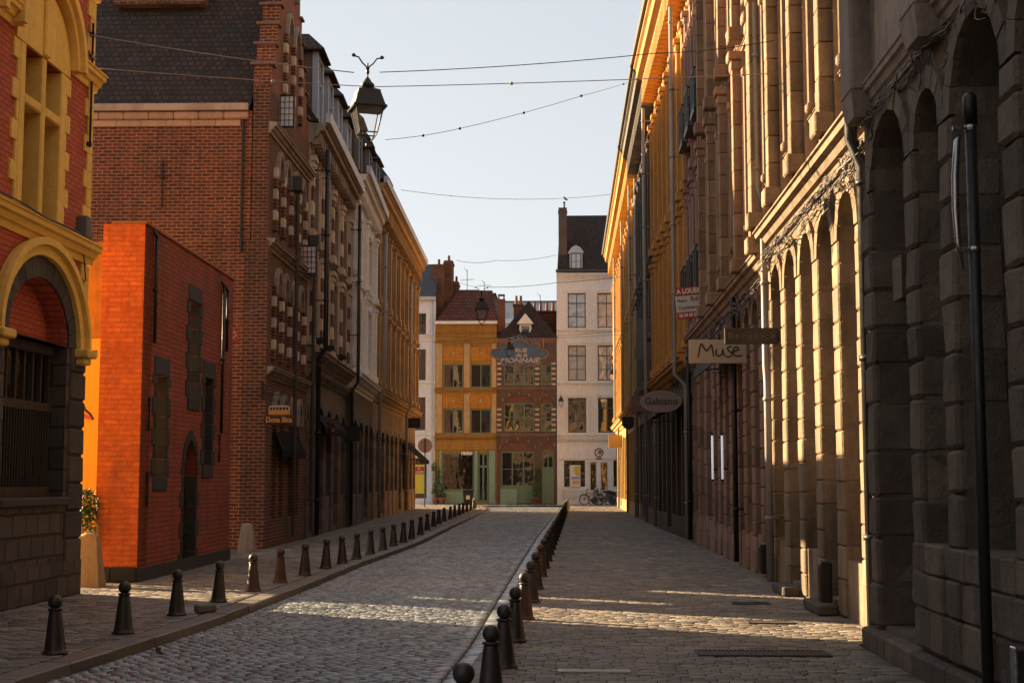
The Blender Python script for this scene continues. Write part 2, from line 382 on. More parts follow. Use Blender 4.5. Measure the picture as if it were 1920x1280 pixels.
def settmat(name, c1, c2, rough, white=0.0, spec=0.5):
    m, nt, b = newmat(name); ov = objvec(nt); isl = N(nt, 'ShaderNodeNewGeometry').outputs['Random Per Island']
    col = mixc(nt, isl, c1, c2); col = hsvar(nt, col, noise(nt, ov, 0.55, 5, 0.7), 0.45, 1.55)
    col = hsvar(nt, col, noise(nt, ov, 35, 4), 0.75, 1.25)
    wn_ = N(nt, 'ShaderNodeTexWhiteNoise', noise_dimensions='1D'); nt.links.new(isl, wn_.inputs['W'])
    if white > 0:
        w = mth(nt, 'GREATER_THAN', wn_.outputs['Value'], 1-white); col = mixc(nt, mth(nt, 'MULTIPLY', w, 0.8), col, (0.42, 0.40, 0.37))
    nt.links.new(col, b.inputs['Base Color']); b.inputs['Specular IOR Level'].default_value = spec
    nt.links.new(ramp(nt, mth(nt, 'ADD', mth(nt, 'MULTIPLY', isl, 0.5), mth(nt, 'MULTIPLY', noise(nt, ov, 1.2, 4), 0.9)), 0.3, 1.0, rough-0.12, rough+0.18), b.inputs['Roughness'])
    nt.links.new(bumpn(nt, noise(nt, ov, 28, 5, 0.7), 0.5, 0.006), b.inputs['Normal']); return m
M['sett'] = settmat('sett', (0.14, 0.15, 0.16), (0.33, 0.35, 0.37), 0.20, spec=1.0)
M['paver'] = settmat('paver', (0.08, 0.067, 0.055), (0.27, 0.228, 0.185), 0.6, white=0.006)
M['kerb'] = settmat('kerb', (0.11, 0.092, 0.076), (0.17, 0.145, 0.12), 0.55)
M['joint'] = plainmat('joint', (0.014, 0.012, 0.010), 0.9, stain=0)
M['earth'] = plainmat('earth', (0.06, 0.05, 0.045), 0.9, scale=0.5)
g = MB(); g.face([(-900, -300, -0.14), (900, -300, -0.14), (900, 1500, -0.14), (-900, 1500, -0.14)]); g.build('ground', M['earth'], kind='structure')
strip_mesh('road_bed', M['joint'], lambda y: lerp_line(KERB, y), lambda y: lerp_line(EDGE, y), -8, 94, ZR-0.014)
def beyond(y): return -30 if y > 84.5 else (lerp_line(LW, y)-6)
strip_mesh('pavement_bed', M['joint'], lambda y: -30.0, lambda y: lerp_line(KERB, y), -8, 94, -0.014)
strip_mesh('pavement_bed', M['joint'], lambda y: lerp_line(EDGE, y), lambda y: 20.0, -8, 94, -0.014)
strip_mesh('cross_street_bed', M['joint'], lambda y: -30.0, lambda y: 20.0, 94, 100, -0.014)

def setts(name, mat, fl, fr, y0, y1, z, lx, ly, gap=0.008, hgt=0.012, jit=0.003, tilt=0.02, inset=0.14):
    rows = []; y = y0
    while y < y1:
        l = ly*random.uniform(0.94, 1.06); a, b = fl(y), fr(y)
        n = max(1, int((b-a)/lx)); 
        cuts = np.sort(a+(np.arange(n+1)+np.r_[0, np.random.uniform(-0.18, 0.18, n-1), 0])*(b-a)/n + 0) if n > 1 else np.array([a, b])
        if len(rows) % 2 and n > 1: 
            w = (b-a)/n; cuts = np.r_[a, cuts[1:-1]-w*0.5 if n > 1 else [], b]
            cuts = np.sort(np.clip(cuts, a, b))
        x0 = cuts[:-1]+gap/2; x1 = cuts[1:]-gap/2; k = x1-x0 > 0.03
        yo = np.random.uniform(-0.003, 0.003, k.sum())
        rows.append(np.stack([x0[k], x1[k], np.full(k.sum(), y+gap/2)+yo, np.full(k.sum(), y+l-gap/2)+yo], 1)); y += l
    R = np.concatenate(rows); n = len(R)
    dz = np.random.uniform(-jit, jit, n); tx = np.random.normal(0, tilt, n); ty = np.random.normal(0, tilt, n)
    cx = (R[:, 0]+R[:, 1])/2; cy = (R[:, 2]+R[:, 3])/2; hx = (R[:, 1]-R[:, 0])/2; hy = (R[:, 3]-R[:, 2])/2
    V = np.zeros((n, 8, 3))
    for i, (sx, sy) in enumerate(((-1, -1), (1, -1), (1, 1), (-1, 1))):
        for j, (f, dh) in enumerate(((1.0, -hgt), (1-inset*1.6, 0.0))):
            q = i+4*j; V[:, q, 0] = cx+sx*hx*(f if j == 0 else 1-(1-f)*0.7); V[:, q, 1] = cy+sy*hy*f
            V[:, q, 2] = z+dz+dh+(sx*hx*tx+sy*hy*ty)*(1 if j else 0.3)
    F = np.array([[4, 5, 6, 7], [0, 1, 5, 4], [1, 2, 6, 5], [2, 3, 7, 6], [3, 0, 4, 7]])
    FF = (F[None]+8*np.arange(n)[:, None, None]).reshape(-1, 4)
    me = bpy.data.meshes.new(name); me.vertices.add(n*8); me.vertices.foreach_set('co', V.ravel())
    me.loops.add(FF.size); me.loops.foreach_set('vertex_index', FF.ravel().astype(np.int32))
    me.polygons.add(len(FF)); me.polygons.foreach_set('loop_start', np.arange(0, FF.size, 4, dtype=np.int32))
    me.materials.append(mat); me.update(calc_edges=True); me.validate()
    o = bpy.data.objects.new(name, me); COL.objects.link(o); o['kind'] = 'structure'; return o
setts('road', M['sett'], lambda y: lerp_line(KERB, y)+0.02, lambda y: lerp_line(EDGE, y)-0.22, 7.0, 94, ZR, 0.15, 0.10, gap=0.019, hgt=0.024, jit=0.003, tilt=0.028, inset=0.10)
setts('gutter', M['sett'], lambda y: lerp_line(EDGE, y)-0.21, lambda y: lerp_line(EDGE, y)-0.02, 7.0, 94, ZR+0.012, 0.19, 0.22, hgt=0.014, tilt=0.02)
setts('pavement', M['paver'], lambda y: lerp_line(EDGE, y)+0.22, lambda y: lerp_line(RW, y)-(0.16 if y < 14.7 else -0.1), 7.0, 94, 0, 0.21, 0.105, hgt=0.007, jit=0.0025, tilt=0.018, gap=0.011, inset=0.08)
setts('pavement', M['paver'], lambda y: (lerp_line(LW, y)-0.1 if not 20.8 < y < 34 else -11.5), lambda y: lerp_line(KERB, y)-0.33, 9.0, 84.5, 0, 0.21, 0.105, hgt=0.007, jit=0.0025, tilt=0.018, gap=0.011, inset=0.08)
setts('pavement', M['paver'], lambda y: -14.0, lambda y: lerp_line(KERB, y)-0.33, 84.5, 94, 0, 0.3, 0.2, hgt=0.007, jit=0.0022, tilt=0.016, inset=0.05)
setts('cross_street', M['sett'], lambda y: -16.0, lambda y: 6.0, 94, 99, -0.004, 0.3, 0.22, hgt=0.01, tilt=0.03)
def kerbline(name, off0, off1, line, y0, y1, ztop, zbot, seg=1.0, c=0.02):
    mb = MB(); y = y0
    while y < y1:
        l = seg*random.uniform(0.8, 1.15); y2 = min(y1, y+l)
        a, b = lerp_line(line, y), lerp_line(line, y2)
        j = random.uniform(-0.006, 0.006); zt = ztop+random.uniform(-0.004, 0.004)
        lo = [(a+off0+j, y+0.004), (a+off1+j, y+0.004), (b+off1+j, y2-0.004), (b+off0+j, y2-0.004)]
        inn = [(a+off0+c, y+c), (a+off1-c+j, y+c), (b+off1-c+j, y2-c), (b+off0+c, y2-c)]
        n = len(mb.v); mb.v += [(p[0], p[1], zbot) for p in lo]+[(p[0], p[1], zt-c*0.7) for p in lo]+[(p[0], p[1], zt) for p in inn]
        for i in range(4):
            k = (i+1) % 4
            mb.f += [(n+i, n+k, n+4+k, n+4+i), (n+4+i, n+4+k, n+8+k, n+8+i)]; mb.m += [0, 0]
        mb.f.append((n+8, n+9, n+10, n+11)); mb.m.append(0); y = y2
    return mb.build(name, M['kerb'], kind='structure')
kerbline('kerb', -0.30, 0.0, KERB, 7, 94, 0.004, -0.13)
kerbline('kerb', 0.0, 0.21, EDGE, 7, 94, 0.003, -0.13, 0.9)

# ------------------------------------------------------------------ facade kit (local frame: x along the front, y into the house, z up)
def frame_root(name, label, cat, A, B, group=None):
    A = Vector((*A, 0)); B = Vector((*B, 0)); d = B-A
    return thing(name, label, cat, A, math.atan2(d.y, d.x), group), d.length
def arch_pts(u0, u1, v1, rise, kind='round', n=9):
    pts = []
    for i in range(n+1):
        t = i/n
        if kind == 'point':
            s = abs(2*t-1); f = math.sqrt(max(0, 1-((s+0.35)/1.35)**2))/math.sqrt(1-(0.35/1.35)**2)
            pts.append((u0+(u1-u0)*t, v1+rise*f))
        else:
            an = math.pi*(1-t); pts.append(((u0+u1)/2+(u1-u0)/2*math.cos(an), v1+rise*math.sin(an)))
    return pts
def wall(W, v0w, H, ops, d, y0=0.0, u0w=0.0, mb=None):
    mb = mb or MB()
    us = sorted({u0w, W, *[o[0] for o in ops], *[o[1] for o in ops]})
    vz = sorted({v0w, H, *[o[2] for o in ops], *[o[3]+o[4] for o in ops]})
    vz = [v for v in vz if v0w <= v <= H]
    def op(u, v): return any(o[0] < u < o[1] and o[2] < v < o[3]+o[4] for o in ops)
    for j in range(len(vz)-1):
        vm = (vz[j]+vz[j+1])/2; i = 0
        while i < len(us)-1:
            if op((us[i]+us[i+1])/2, vm): i += 1; continue
            k = i+1
            while k < len(us)-1 and not op((us[k]+us[k+1])/2, vm): k += 1
            mb.face([(us[i], y0, vz[j]), (us[k], y0, vz[j]), (us[k], y0, vz[j+1]), (us[i], y0, vz[j+1])]); i = k
    y1 = y0+d
    for o in ops:
        a, b, lo, hi, rise = o[:5]; kind = o[5] if len(o) > 5 else 'round'
        mb.face([(a, y0, lo), (a, y1, lo), (a, y1, hi), (a, y0, hi)]); mb.face([(b, y0, lo), (b, y0, hi), (b, y1, hi), (b, y1, lo)])
        mb.face([(a, y0, lo), (b, y0, lo), (b, y1, lo), (a, y1, lo)])
        if rise <= 0: mb.face([(a, y0, hi), (a, y1, hi), (b, y1, hi), (b, y0, hi)])
        else:
            P = arch_pts(a, b, hi, rise, kind); t = hi+rise
            for (p, q) in zip(P, P[1:]):
                mb.face([(p[0], y0, p[1]), (q[0], y0, q[1]), (q[0], y0, t), (p[0], y0, t)])
                mb.face([(p[0], y0, p[1]), (p[0], y1, p[1]), (q[0], y1, q[1]), (q[0], y0, q[1])])
    mb.face([(u0w, y0, v0w), (u0w, y0, H), (u0w, y1, H), (u0w, y1, v0w)]); mb.face([(W, y0, v0w), (W, y1, v0w), (W, y1, H), (W, y0, H)])
    mb.face([(u0w, y0, H), (W, y0, H), (W, y1, H), (u0w, y1, H)])
    return mb
WCACHE = {}
def window(parent, u0, u1, v0, v1, y, fr='grey_frame', gl='glass', nx=2, ny=3, name='window', th=0.06, tr=None, pane=True):
    w, h = round(u1-u0, 2), round(v1-v0, 2); key = (w, h, nx, ny, fr, gl, th, tr)
    if key not in WCACHE:
        mb = MB(); t = th
        mb.box(0, t, 0, 0.06, 0, h); mb.box(w-t, w, 0, 0.06, 0, h); mb.box(t, w-t, 0, 0.06, 0, t*1.2); mb.box(t, w-t, 0, 0.06, h-t, h)
        if tr: mb.box(t, w-t, -0.012, 0.055, h*tr, h*tr+t)
        for i in range(1, nx): mb.box(w*i/nx-t*0.45, w*i/nx+t*0.45, 0.004, 0.05, t*1.2, h-t)
        for j in range(1, ny):
            if tr and abs(j/ny-tr) < 0.08: continue
            mb.box(t, w-t, 0.016, 0.045, h*j/ny-t*0.25, h*j/ny+t*0.25)
        pb = MB(); pb.face([(t*0.5, 0.035, t*0.5), (w-t*0.5, 0.035, t*0.5), (w-t*0.5, 0.035, h-t*0.5), (t*0.5, 0.035, h-t*0.5)])
        WCACHE[key] = (mb.mesh(name, M[fr]), pb.mesh('pane', M[gl]))
    f, p = WCACHE[key]
    o = bpy.data.objects.new(name, f); COL.objects.link(o); o.parent = parent; o.location = (u0, y, v0)
    if pane:
        q = bpy.data.objects.new('pane', p); COL.objects.link(q); q.parent = o
    return o
def profile_cornice(v, proj, h, y=0.0):
    """stepped moulding from the wall out to proj (towards -y), h high, top at v"""
    return [(y+0.02, v-h), (y-proj*0.15, v-h), (y-proj*0.25, v-h*0.72), (y-proj*0.45, v-h*0.66), (y-proj*0.6, v-h*0.40), (y-proj*0.85, v-h*0.34), (y-proj*0.88, v-h*0.12), (y-proj, v-h*0.08), (y-proj, v), (y+0.02, v+0.03)]
def carve(mb, u, v, s, y=0.0, n=10, elong=1.4):
    for _ in range(n):
        a = random.uniform(0, 6.28); r = s*random.uniform(0.1, 0.8); q = s*random.uniform(0.16, 0.34)
        mb.blob((u+r*math.cos(a), y-0.02, v+elong*r*math.sin(a)), (q, q*0.75, q*1.2), 5, 4, 0.25)
def stack(mb, u0, u1, y0, y1, v0, v1, course, c=0.015, jit=0.004, dep=0.012, var=0.22, alt=False):
    v = v0; nn = 0
    while v < v1-0.02:
        h = course*random.uniform(1-var, 1+var); 
        if v1-(v+h) < course*0.5: h = v1-v
        k = random.uniform(-dep, dep)
        nn += 1; mb.cbox(u0-k*0.5, u1+k*0.5, y0-abs(k), y1, v+0.004, v+h-0.004, c, jit, nn % 2 if alt else 0); v += h
def voussoirs(mb, u0, u1, v1, rise, t, y0, y1, n=9, kind='round'):
    P = arch_pts(u0, u1, v1, rise, kind, n); Q = arch_pts(u0-t, u1+t, v1, rise+t, kind, n)
    for i in range(n):
        k = random.uniform(0, 0.012); e = 0.04
        a = [Vector((P[i][0], P[i][1])), Vector((P[i+1][0], P[i+1][1])), Vector((Q[i+1][0], Q[i+1][1])), Vector((Q[i][0], Q[i][1]))]
        c = sum(a, Vector((0, 0)))/4; a = [c+(p-c)*(1-e) for p in a]
        vs = []
        for (x, z) in ((a[0]), (a[3]), (a[1]), (a[2])): 
            vs.append((x, z))
        mb.hexa([(vs[0][0], y0-k, vs[0][1]), (vs[1][0], y0-k, vs[1][1]), (vs[0][0], y1, vs[0][1]), (vs[1][0], y1, vs[1][1]),
                 (vs[2][0], y0-k, vs[2][1]), (vs[3][0], y0-k, vs[3][1]), (vs[2][0], y1, vs[2][1]), (vs[3][0], y1, vs[3][1])])
def downpipe(parent, u, v0, v1, mat='grey_pipe', r=0.055, y=-0.12, bends=(), name='downpipe'):
    mb = MB(); pts = [(u, y, v0)]
    for (v, du, dy) in bends: pts += [(pts[-1][0], pts[-1][1], v-0.18), (pts[-1][0]+du, pts[-1][1]+dy, v+0.12)]
    pts.append((pts[-1][0], pts[-1][1], v1)); mb.tube(pts, r, 10)
    v = v0+1.0
    while v < v1:
        x, yy = u, y
        for (bv, du, dy) in bends:
            if v > bv: x += du; yy += dy
        mb.tube([(x, yy, v-0.03), (x, yy, v+0.03)], r*1.25, 10); mb.box(x-0.02, x+0.02, yy, 0.01, v-0.015, v+0.015); v += 1.9
    return mb.build(name, M[mat], parent, smooth=True)
def lintel_orn(mb, u, v, w, y=0.0):
    mb.box(u-w*0.55, u+w*0.55, y-0.07, y+0.02, v, v+0.10); mb.box(u-0.09, u+0.09, y-0.13, y+0.02, v-0.1, v+0.28)

def row_house(name, label, cat, A, B, H, s, group=None):
    root, W = frame_root(name, label, cat, A, B, group)
    d = s.get('d', 0.25); gd = s.get('gd', 0.42); gh = s['gh']; nb = s['n']; bw = W/nb; gm = M[s['gmat']]; um = M[s['mat']]; tm = M[s.get('trim', s['mat'])]
    # body behind the front
    mb = MB(); mb.box(0.012, W-0.012, gd+0.10, s.get('deep', 8.0), 0, H-0.03); mb.build('body', M[s.get('body', 'brick_dark')], root)
    # ground storey
    gn = s.get('gn', nb); gw = W/gn; pw = s.get('pw', 0.36); spring = s.get('spring', gh-1.1); rise = s.get('rise', 0.45)
    ops = []; doors = s.get('doors', ())
    for i in range(gn):
        lo = 0.16 if i in doors else s.get('gsill', 0.55)
        ops.append((i*gw+pw/2, (i+1)*gw-pw/2, lo, spring, rise))
    wall(W, 0, gh, ops, gd).build('ground_wall', gm, root)
    course = s.get('course', 0.33)
    if s.get('blocks', True):
        for i in range(gn+1):
            a = max(0.03, i*gw-pw/2-0.004); b = min(W-0.03, i*gw+pw/2+0.004); mb = MB()
            stack(mb, a, b, -0.035, gd-0.03, s.get('base', 0.02), spring, course, s.get('chamf', 0.02), 0.004); mb.build('pier', gm, root)
        mb = MB()
        for o in ops: voussoirs(mb, o[0], o[1], o[3], o[4], 0.2, -0.04, gd-0.04, 9)
        mb.build('arch_stones', gm, root)
    for i, o in enumerate(ops):
        if i in doors: window(root, o[0]-0.04, o[1]+0.04, o[2], o[3]+o[4], gd, s.get('gframe', 'brown_frame'), 'glass_dark', 2, 1, 'door', 0.1, 0.72)
        else: window(root, o[0]-0.04, o[1]+0.04, o[2]-0.02, o[3]+o[4], gd, s.get('gframe', 'brown_frame'), s.get('gglass', 'glass_dark'), 1, 1, 'shop_window', 0.07, 0.75)
    # upper wall and windows
    ops = []; win = []
    for fl in s['floors']:
        w = fl.get('w', 0.6)*bw
        for i in range(nb):
            c = (i+0.5)*bw; o = (c-w/2, c+w/2, fl['v0'], fl['v1'], fl.get('rise', 0.0)); ops.append(o); win.append((o, fl))
    wall(W, gh, H, ops, d).build('wall', um, root)
    for o, fl in win:
        window(root, o[0]-0.02, o[1]+0.02, o[2]-0.01, o[3]+o[4]+0.01, d, s.get('frame', 'grey_frame'), s.get('glass', 'glass'), 2, 3, 'window', 0.055, 0.7)
    # trim
    for v, proj, h in s.get('strings', ()): mb = MB(); mb.extrude(profile_cornice(v, proj, h), 0.01, W-0.01); mb.build('string_course', tm, root)
    mb = MB()
    if s.get('cornice'):
        v, proj, h = s['cornice']; mb.extrude(profile_cornice(v, proj, h), 0.005, W-0.005)
        if s.get('dentils', True):
            k = int(W/0.45)
            for i in range(k): u = (i+0.5)*W/k; mb.box(u-0.09, u+0.09, -proj*0.62, 0.0, v-h*1.05, v-h*0.5)
    mb.build('cornice', tm, root)
    for fl in s['floors']:
        w = fl.get('w', 0.6)*bw
        for i in range(nb):
            mb = MB(); c = (i+0.5)*bw; mb.box(c-w/2-0.08, c+w/2+0.08, -0.10, d-0.02, fl['v0']-0.13, fl['v0']-0.003)
            if fl.get('lintel', True): lintel_orn(mb, c, fl['v1']+fl.get('rise', 0)+0.05, w)
            if fl.get('surround', True):
                mb.box(c-w/2-0.11, c-w/2+0.004, -0.05, 0.06, fl['v0'], fl['v1']); mb.box(c+w/2-0.004, c+w/2+0.11, -0.05, 0.06, fl['v0'], fl['v1'])
            mb.build('window_surround', tm, root)
            if s.get('shafts'):
                for sg in (-1, 1):
                    xx = c+sg*(w/2+0.06); mb = MB(); mb.tube([(xx, -0.13, fl['v0']-0.12), (xx, -0.13, fl['v1']+0.1)], 0.055, 8); mb.cbox(xx-0.08, xx+0.08, -0.21, -0.05, fl['v1']+0.1, fl['v1']+0.25, 0.02); mb.cbox(xx-0.08, xx+0.08, -0.21, -0.05, fl['v0']-0.24, fl['v0']-0.12, 0.02); mb.build('shaft', tm, root)
    pl = s.get('pil')
    if pl:
        pm = M[pl.get('mat', s.get('trim', s['mat']))]; pwid = pl.get('w', 0.3); pr = pl.get('proj', 0.16)
        for i in range(nb+1):
            c = min(max(i*bw, pwid/2+0.02), W-pwid/2-0.02); mb = MB()
            for (va, vb) in pl['spans']:
                if pl.get('banded'): stack(mb, c-pwid/2, c+pwid/2, -pr, 0.0, va+0.25, vb-0.3, 0.42, 0.01, 0.002, 0.004, 0.1, bool(pl.get('alt')))
                else: mb.box(c-pwid/2, c+pwid/2, -pr, 0.0, va+0.25, vb-0.3)
                mb.box(c-pwid/2-0.09, c-pwid/2+0.001, -pr*0.5, 0.0, va+0.1, vb-0.1); mb.box(c+pwid/2-0.001, c+pwid/2+0.09, -pr*0.5, 0.0, va+0.1, vb-0.1)
                mb.cbox(c-pwid/2-0.06, c+pwid/2+0.06, -pr-0.07, 0.0, va, va+0.26, 0.02); mb.cbox(c-pwid/2-0.06, c+pwid/2+0.06, -pr-0.08, 0.0, vb-0.16, vb, 0.02)
                mb.cbox(c-pwid/2-0.03, c+pwid/2+0.03, -pr-0.03, 0.0, vb-0.34, vb-0.17, 0.02)
            mb.build('pilaster', [pm, M[pl['alt']]] if pl.get('alt') else pm, root)
    mb = MB()
    for (v, sz, cnt) in s.get('orn', ()):
        for i in range(nb):
            for k in range(cnt): mb = MB(); carve(mb, (i+(k+0.5)/cnt)*bw, v, sz, 0.0, 14); mb.build('carved_ornament', M[s.get('ornmat', s.get('trim', s['mat']))], root)
    # gutter and roof
    if s.get('cornice'):
        v, proj, h = s['cornice']; mb = MB(); gh_ = s.get('gutterh', 0.2); mb.extrude([(-proj-0.10, v+0.02), (-proj-0.12, v+gh_), (-proj+0.04, v+gh_+0.02), (-proj+0.04, v+0.035)], 0.0, W); mb.build('gutter', M[s.get('gutter', 'zinc')], root)
    r = s.get('roof')
    if r:
        mb = MB(); mb.extrude([(-0.25, H+0.02), (r.get('ym', 3.5), H+r['h']), (r.get('ym', 3.5)*2+1.0, H+0.02)], 0.0, W); mb.build('roof', M[r.get('mat', 'tile_dark')], root)
    return root, W

def dormer(root, u, v, y, w=1.25, h=1.75, frame='blue_frame', side='brick_brown', rm='tile_dark', rr=0.75):
    mb = MB(); mb.box(u-w/2, u+w/2, y+0.05, y+2.4, v, v+h); o = mb.build('dormer', M[side], root)
    f = MB(); f.box(u-w/2-0.03, u-w/2+0.14, y-0.03, y+0.14, v, v+h); f.box(u+w/2-0.14, u+w/2+0.03, y-0.03, y+0.14, v, v+h); f.box(u-w/2+0.14, u+w/2-0.14, y-0.02, y+0.12, v+h-0.14, v+h)
    f.box(u-0.04, u+0.04, y, y+0.1, v, v+h-0.14); f.box(u-w/2+0.14, u-0.04, y+0.01, y+0.09, v+h*0.6, v+h*0.6+0.05); f.box(u+0.04, u+w/2-0.14, y+0.01, y+0.09, v+h*0.6, v+h*0.6+0.05)
    f.build('dormer_window', M[frame], o)
    p = MB(); p.face([(u-w/2, y+0.045, v), (u+w/2, y+0.045, v), (u+w/2, y+0.045, v+h), (u-w/2, y+0.045, v+h)]); p.build('pane', M['glass'], o)
    e = 0.22; a = [(u-w/2-e, y-e, v+h+0.005), (u+w/2+e, y-e, v+h+0.005), (u+w/2+e, y+2.6, v+h+0.005), (u-w/2-e, y+2.6, v+h+0.005)]
    r0 = (u, y+0.35, v+h+rr); r1 = (u, y+2.6, v+h+rr); q = MB()
    b = [(p[0], p[1], p[2]+0.06) for p in a]
    for i in range(4): q.face([a[i], a[(i+1) % 4], b[(i+1) % 4], b[i]])
    q.face(a[::-1]); q.face([b[0], b[1], r0]); q.face([b[1], b[2], r1, r0]); q.face([b[2], b[3], r1]); q.face([b[3], b[0], r0, r1])
    q.build('dormer_roof', M[rm], o); return o

def chimney(root, u, y, v, w=0.7, dp=0.6, h=1.6, pots=2, mat='brick_brown', name='chimney'):
    mb = MB(); mb.box(u-w/2, u+w/2, y-dp/2, y+dp/2, v, v+h); mb.box(u-w/2-0.06, u+w/2+0.06, y-dp/2-0.06, y+dp/2+0.06, v+h-0.22, v+h-0.1)
    o = mb.build(name, M[mat], root)
    for i in range(pots):
        p = MB(); p.lathe([(0.11, 0), (0.095, 0.35), (0.12, 0.36), (0.12, 0.42), (0.08, 0.42)], 10, (u-w/2+w*(i+0.5)/pots, y, v+h)); p.build('chimney_pot', M['terracotta'], o, smooth=True)
    return o

# ------------------------------------------------------------------ right-hand row, near to far (u runs from far to near)
R = RW
PIL2 = [(5.75, 9.9), (10.1, 14.3)]
near, W1 = frame_root('dark_stone_house', 'dark rough stone house front with tall arched openings, nearest on the right', 'building', (3.1, 14.68), (3.1, -4.0))
def build_near():
    root = near; gd = 0.38; d = gd
    cy = [14.42, 12.62, 11.42, 9.75, 8.15, 6.4, 4.6, 2.8, 1.0, -0.8, -2.6]; cu = [14.68-y for y in cy]; pw = 0.36
    ops = []
    for i in range(len(cu)-1):
        a, b = cu[i]+pw/2, cu[i+1]-pw/2; lo = 0.24 if i == 0 else 1.12
        ops.append((a, b, lo, 4.55, min(0.62, (b-a)/2)))
    wall(W1, 0, 5.45, ops, gd).build('ground_wall', M['near_stone'], root)
    for i, u in enumerate(cu):
        mb = MB(); stack(mb, max(0.02, u-pw/2-0.006), u+pw/2+0.006, -0.05, gd-0.03, 0.22 if i < 2 else 1.1, 4.55, 0.40, 0.03, 0.012, 0.02, 0.2); mb.build('pier', M['near_stone'], root)
    for o in ops[:5]: mb = MB(); voussoirs(mb, o[0], o[1], o[3], o[4], 0.2, -0.045, gd-0.04, 9); mb.build('arch_stones', M['near_stone'], root)
    # low wall of big blocks under the windows
    for i, o in enumerate(ops):
        if i == 0: window(root, o[0]-0.03, o[1]+0.03, 0.24, 5.2, gd, 'black_paint', 'glass_dark', 1, 1, 'door', 0.09, 0.62); continue
        mb = MB(); v = 0.22
        for hh in (0.34, 0.30, 0.26):
            u = o[0]-pw+0.0
            while u < o[1]-0.02:
                l = min(random.uniform(0.3, 0.6), o[1]-u); mb.cbox(u+0.004, u+l-0.004, -0.06-random.uniform(0, 0.03), gd-0.02, v+0.004, v+hh-0.004, 0.02, 0.006); u += l
            v += hh
        if i < 6: mb.build('parapet', M['near_stone'], root)
        window(root, o[0]-0.03, o[1]+0.03, 1.12, 5.2, gd, 'black_paint', 'glass_dark', 1, 1, 'shop_window', 0.08, 0.62)
    mb = MB(); u = 0.0      # step along the foot
    while u < 12:
        l = random.uniform(0.8, 1.3); mb.cbox(u+0.004, u+l-0.004, -0.15, 0.02, -0.05, 0.19, 0.025, 0.006); u += l
    mb.build('plinth', M['near_stone'], root)
    b = MB(); b.box(0.01, W1, gd+0.1, 8, 0, 14); b.build('body', M['dark_stone'], root)
    # entablature and upper storeys
    b = MB(); b.extrude(profile_cornice(5.62, 0.13, 0.26), 0.0, W1); b.extrude(profile_cornice(6.7, 0.22, 0.2), 0.0, W1); b.box(0.0, W1, -0.03, 0.0, 5.63, 6.5)
    for u in (0.28, 2.9, 5.5, 8.1): b.cbox(u-0.28, u+0.28, -0.24, 0.0, 5.55, 6.72, 0.03); b.hexa([(u-0.2, -0.2, 5.3), (u-0.28, -0.24, 5.55), (u-0.2, 0, 5.3), (u-0.28, 0, 5.55), (u+0.2, -0.2, 5.3), (u+0.28, -0.24, 5.55), (u+0.2, 0, 5.3), (u+0.28, 0, 5.55)])
    b.build('cornice', M['grey_stone'], root)
    ow = []
    for k in range(7):
        c = 1.55+2.6*k; ow.append((c-0.62, c+0.62, 7.3, 9.9, 0.0)); ow.append((c-0.62, c+0.62, 10.9, 13.0, 0.0))
    wall(W1, 5.45, 14.0, ow, 0.3).build('wall', M['dark_stone'], root)
    for o in ow: window(root, o[0]-0.02, o[1]+0.02, o[2]-0.01, o[3]+0.01, 0.3, 'grey_frame', 'glass', 2, 3)
    for u in (0.28, 2.9, 5.5, 8.1):
        b = MB(); b.box(u-0.22, u+0.22, -0.2, 0.0, 6.72, 13.4); b.build('pilaster', M['dark_stone'], root)
    b = MB(); b.box(1.02, 1.04+0.35, 0.02, gd+0.02, 3.35, 3.75); b.build('ventilation_grille', M['brown_frame'], root)
build_near()

hs2 = dict(shafts=True, d=0.38, gh=5.4, n=4, gn=6, gmat='gold_stone', mat='gold_stone', trim='gold_stone', spring=4.58, rise=0.5, pw=0.40, gd=0.40, course=0.36, doors=(1, 3), gsill=0.7,
    floors=[dict(v0=6.7, v1=9.3, w=0.42), dict(v0=10.9, v1=13.4, w=0.42)], pil=dict(w=0.26, proj=0.34, spans=PIL2, banded=True), strings=[(5.72, 0.30, 0.34), (6.45, 0.14, 0.14), (10.05, 0.18, 0.2)],
    cornice=(15.2, 0.65, 0.75), orn=[(6.05, 0.14, 1), (10.45, 0.24, 2), (9.75, 0.16, 1), (14.2, 0.22, 2)], roof=dict(h=5, ym=4), body='brick_dark', frame='brown_frame')
gold, W2 = row_house('golden_stone_house', 'sunlit golden sandstone house beside the dark near house, cables along its ledge', 'building', (3.36, 23.4), (3.35, 14.7), 15.2, hs2)
hs3 = dict(hs2, n=4, gn=8, gmat='pink_stone', mat='brick_red', trim='brown_stone', doors=(3,), course=0.31, pw=0.42, glass='glass', spring=4.45, rise=0.40,
    floors=[dict(v0=6.3, v1=8.8, w=0.46), dict(v0=10.6, v1=13.2, w=0.46)], pil=dict(w=0.24, proj=0.32, spans=[(5.4, 9.5), (9.7, 14.2)], banded=True, mat='brown_stone'),
    strings=[(5.45, 0.26, 0.32), (9.6, 0.16, 0.2)], gh=5.1, cornice=(15.6, 0.65, 0.8), orn=[(9.95, 0.22, 3), (14.1, 0.22, 2)])
pinkh, W3 = row_house('pink_stone_house', 'brown pink stone house with closely set striped piers behind the two rectangular signs', 'building', (3.38, 33.0), (3.36, 23.42), 15.6, hs3)
hs4 = dict(hs3, n=3, gn=3, gmat='pink_stone', mat='mauve_stone', trim='mauve_stone', pw=0.5, doors=(), cornice=(15.9, 0.65, 0.8), course=0.4,
    pil=dict(w=0.22, proj=0.14, spans=[(5.4, 9.5), (9.7, 14.4)], mat='mauve_stone'), orn=[(9.95, 0.2, 2)])
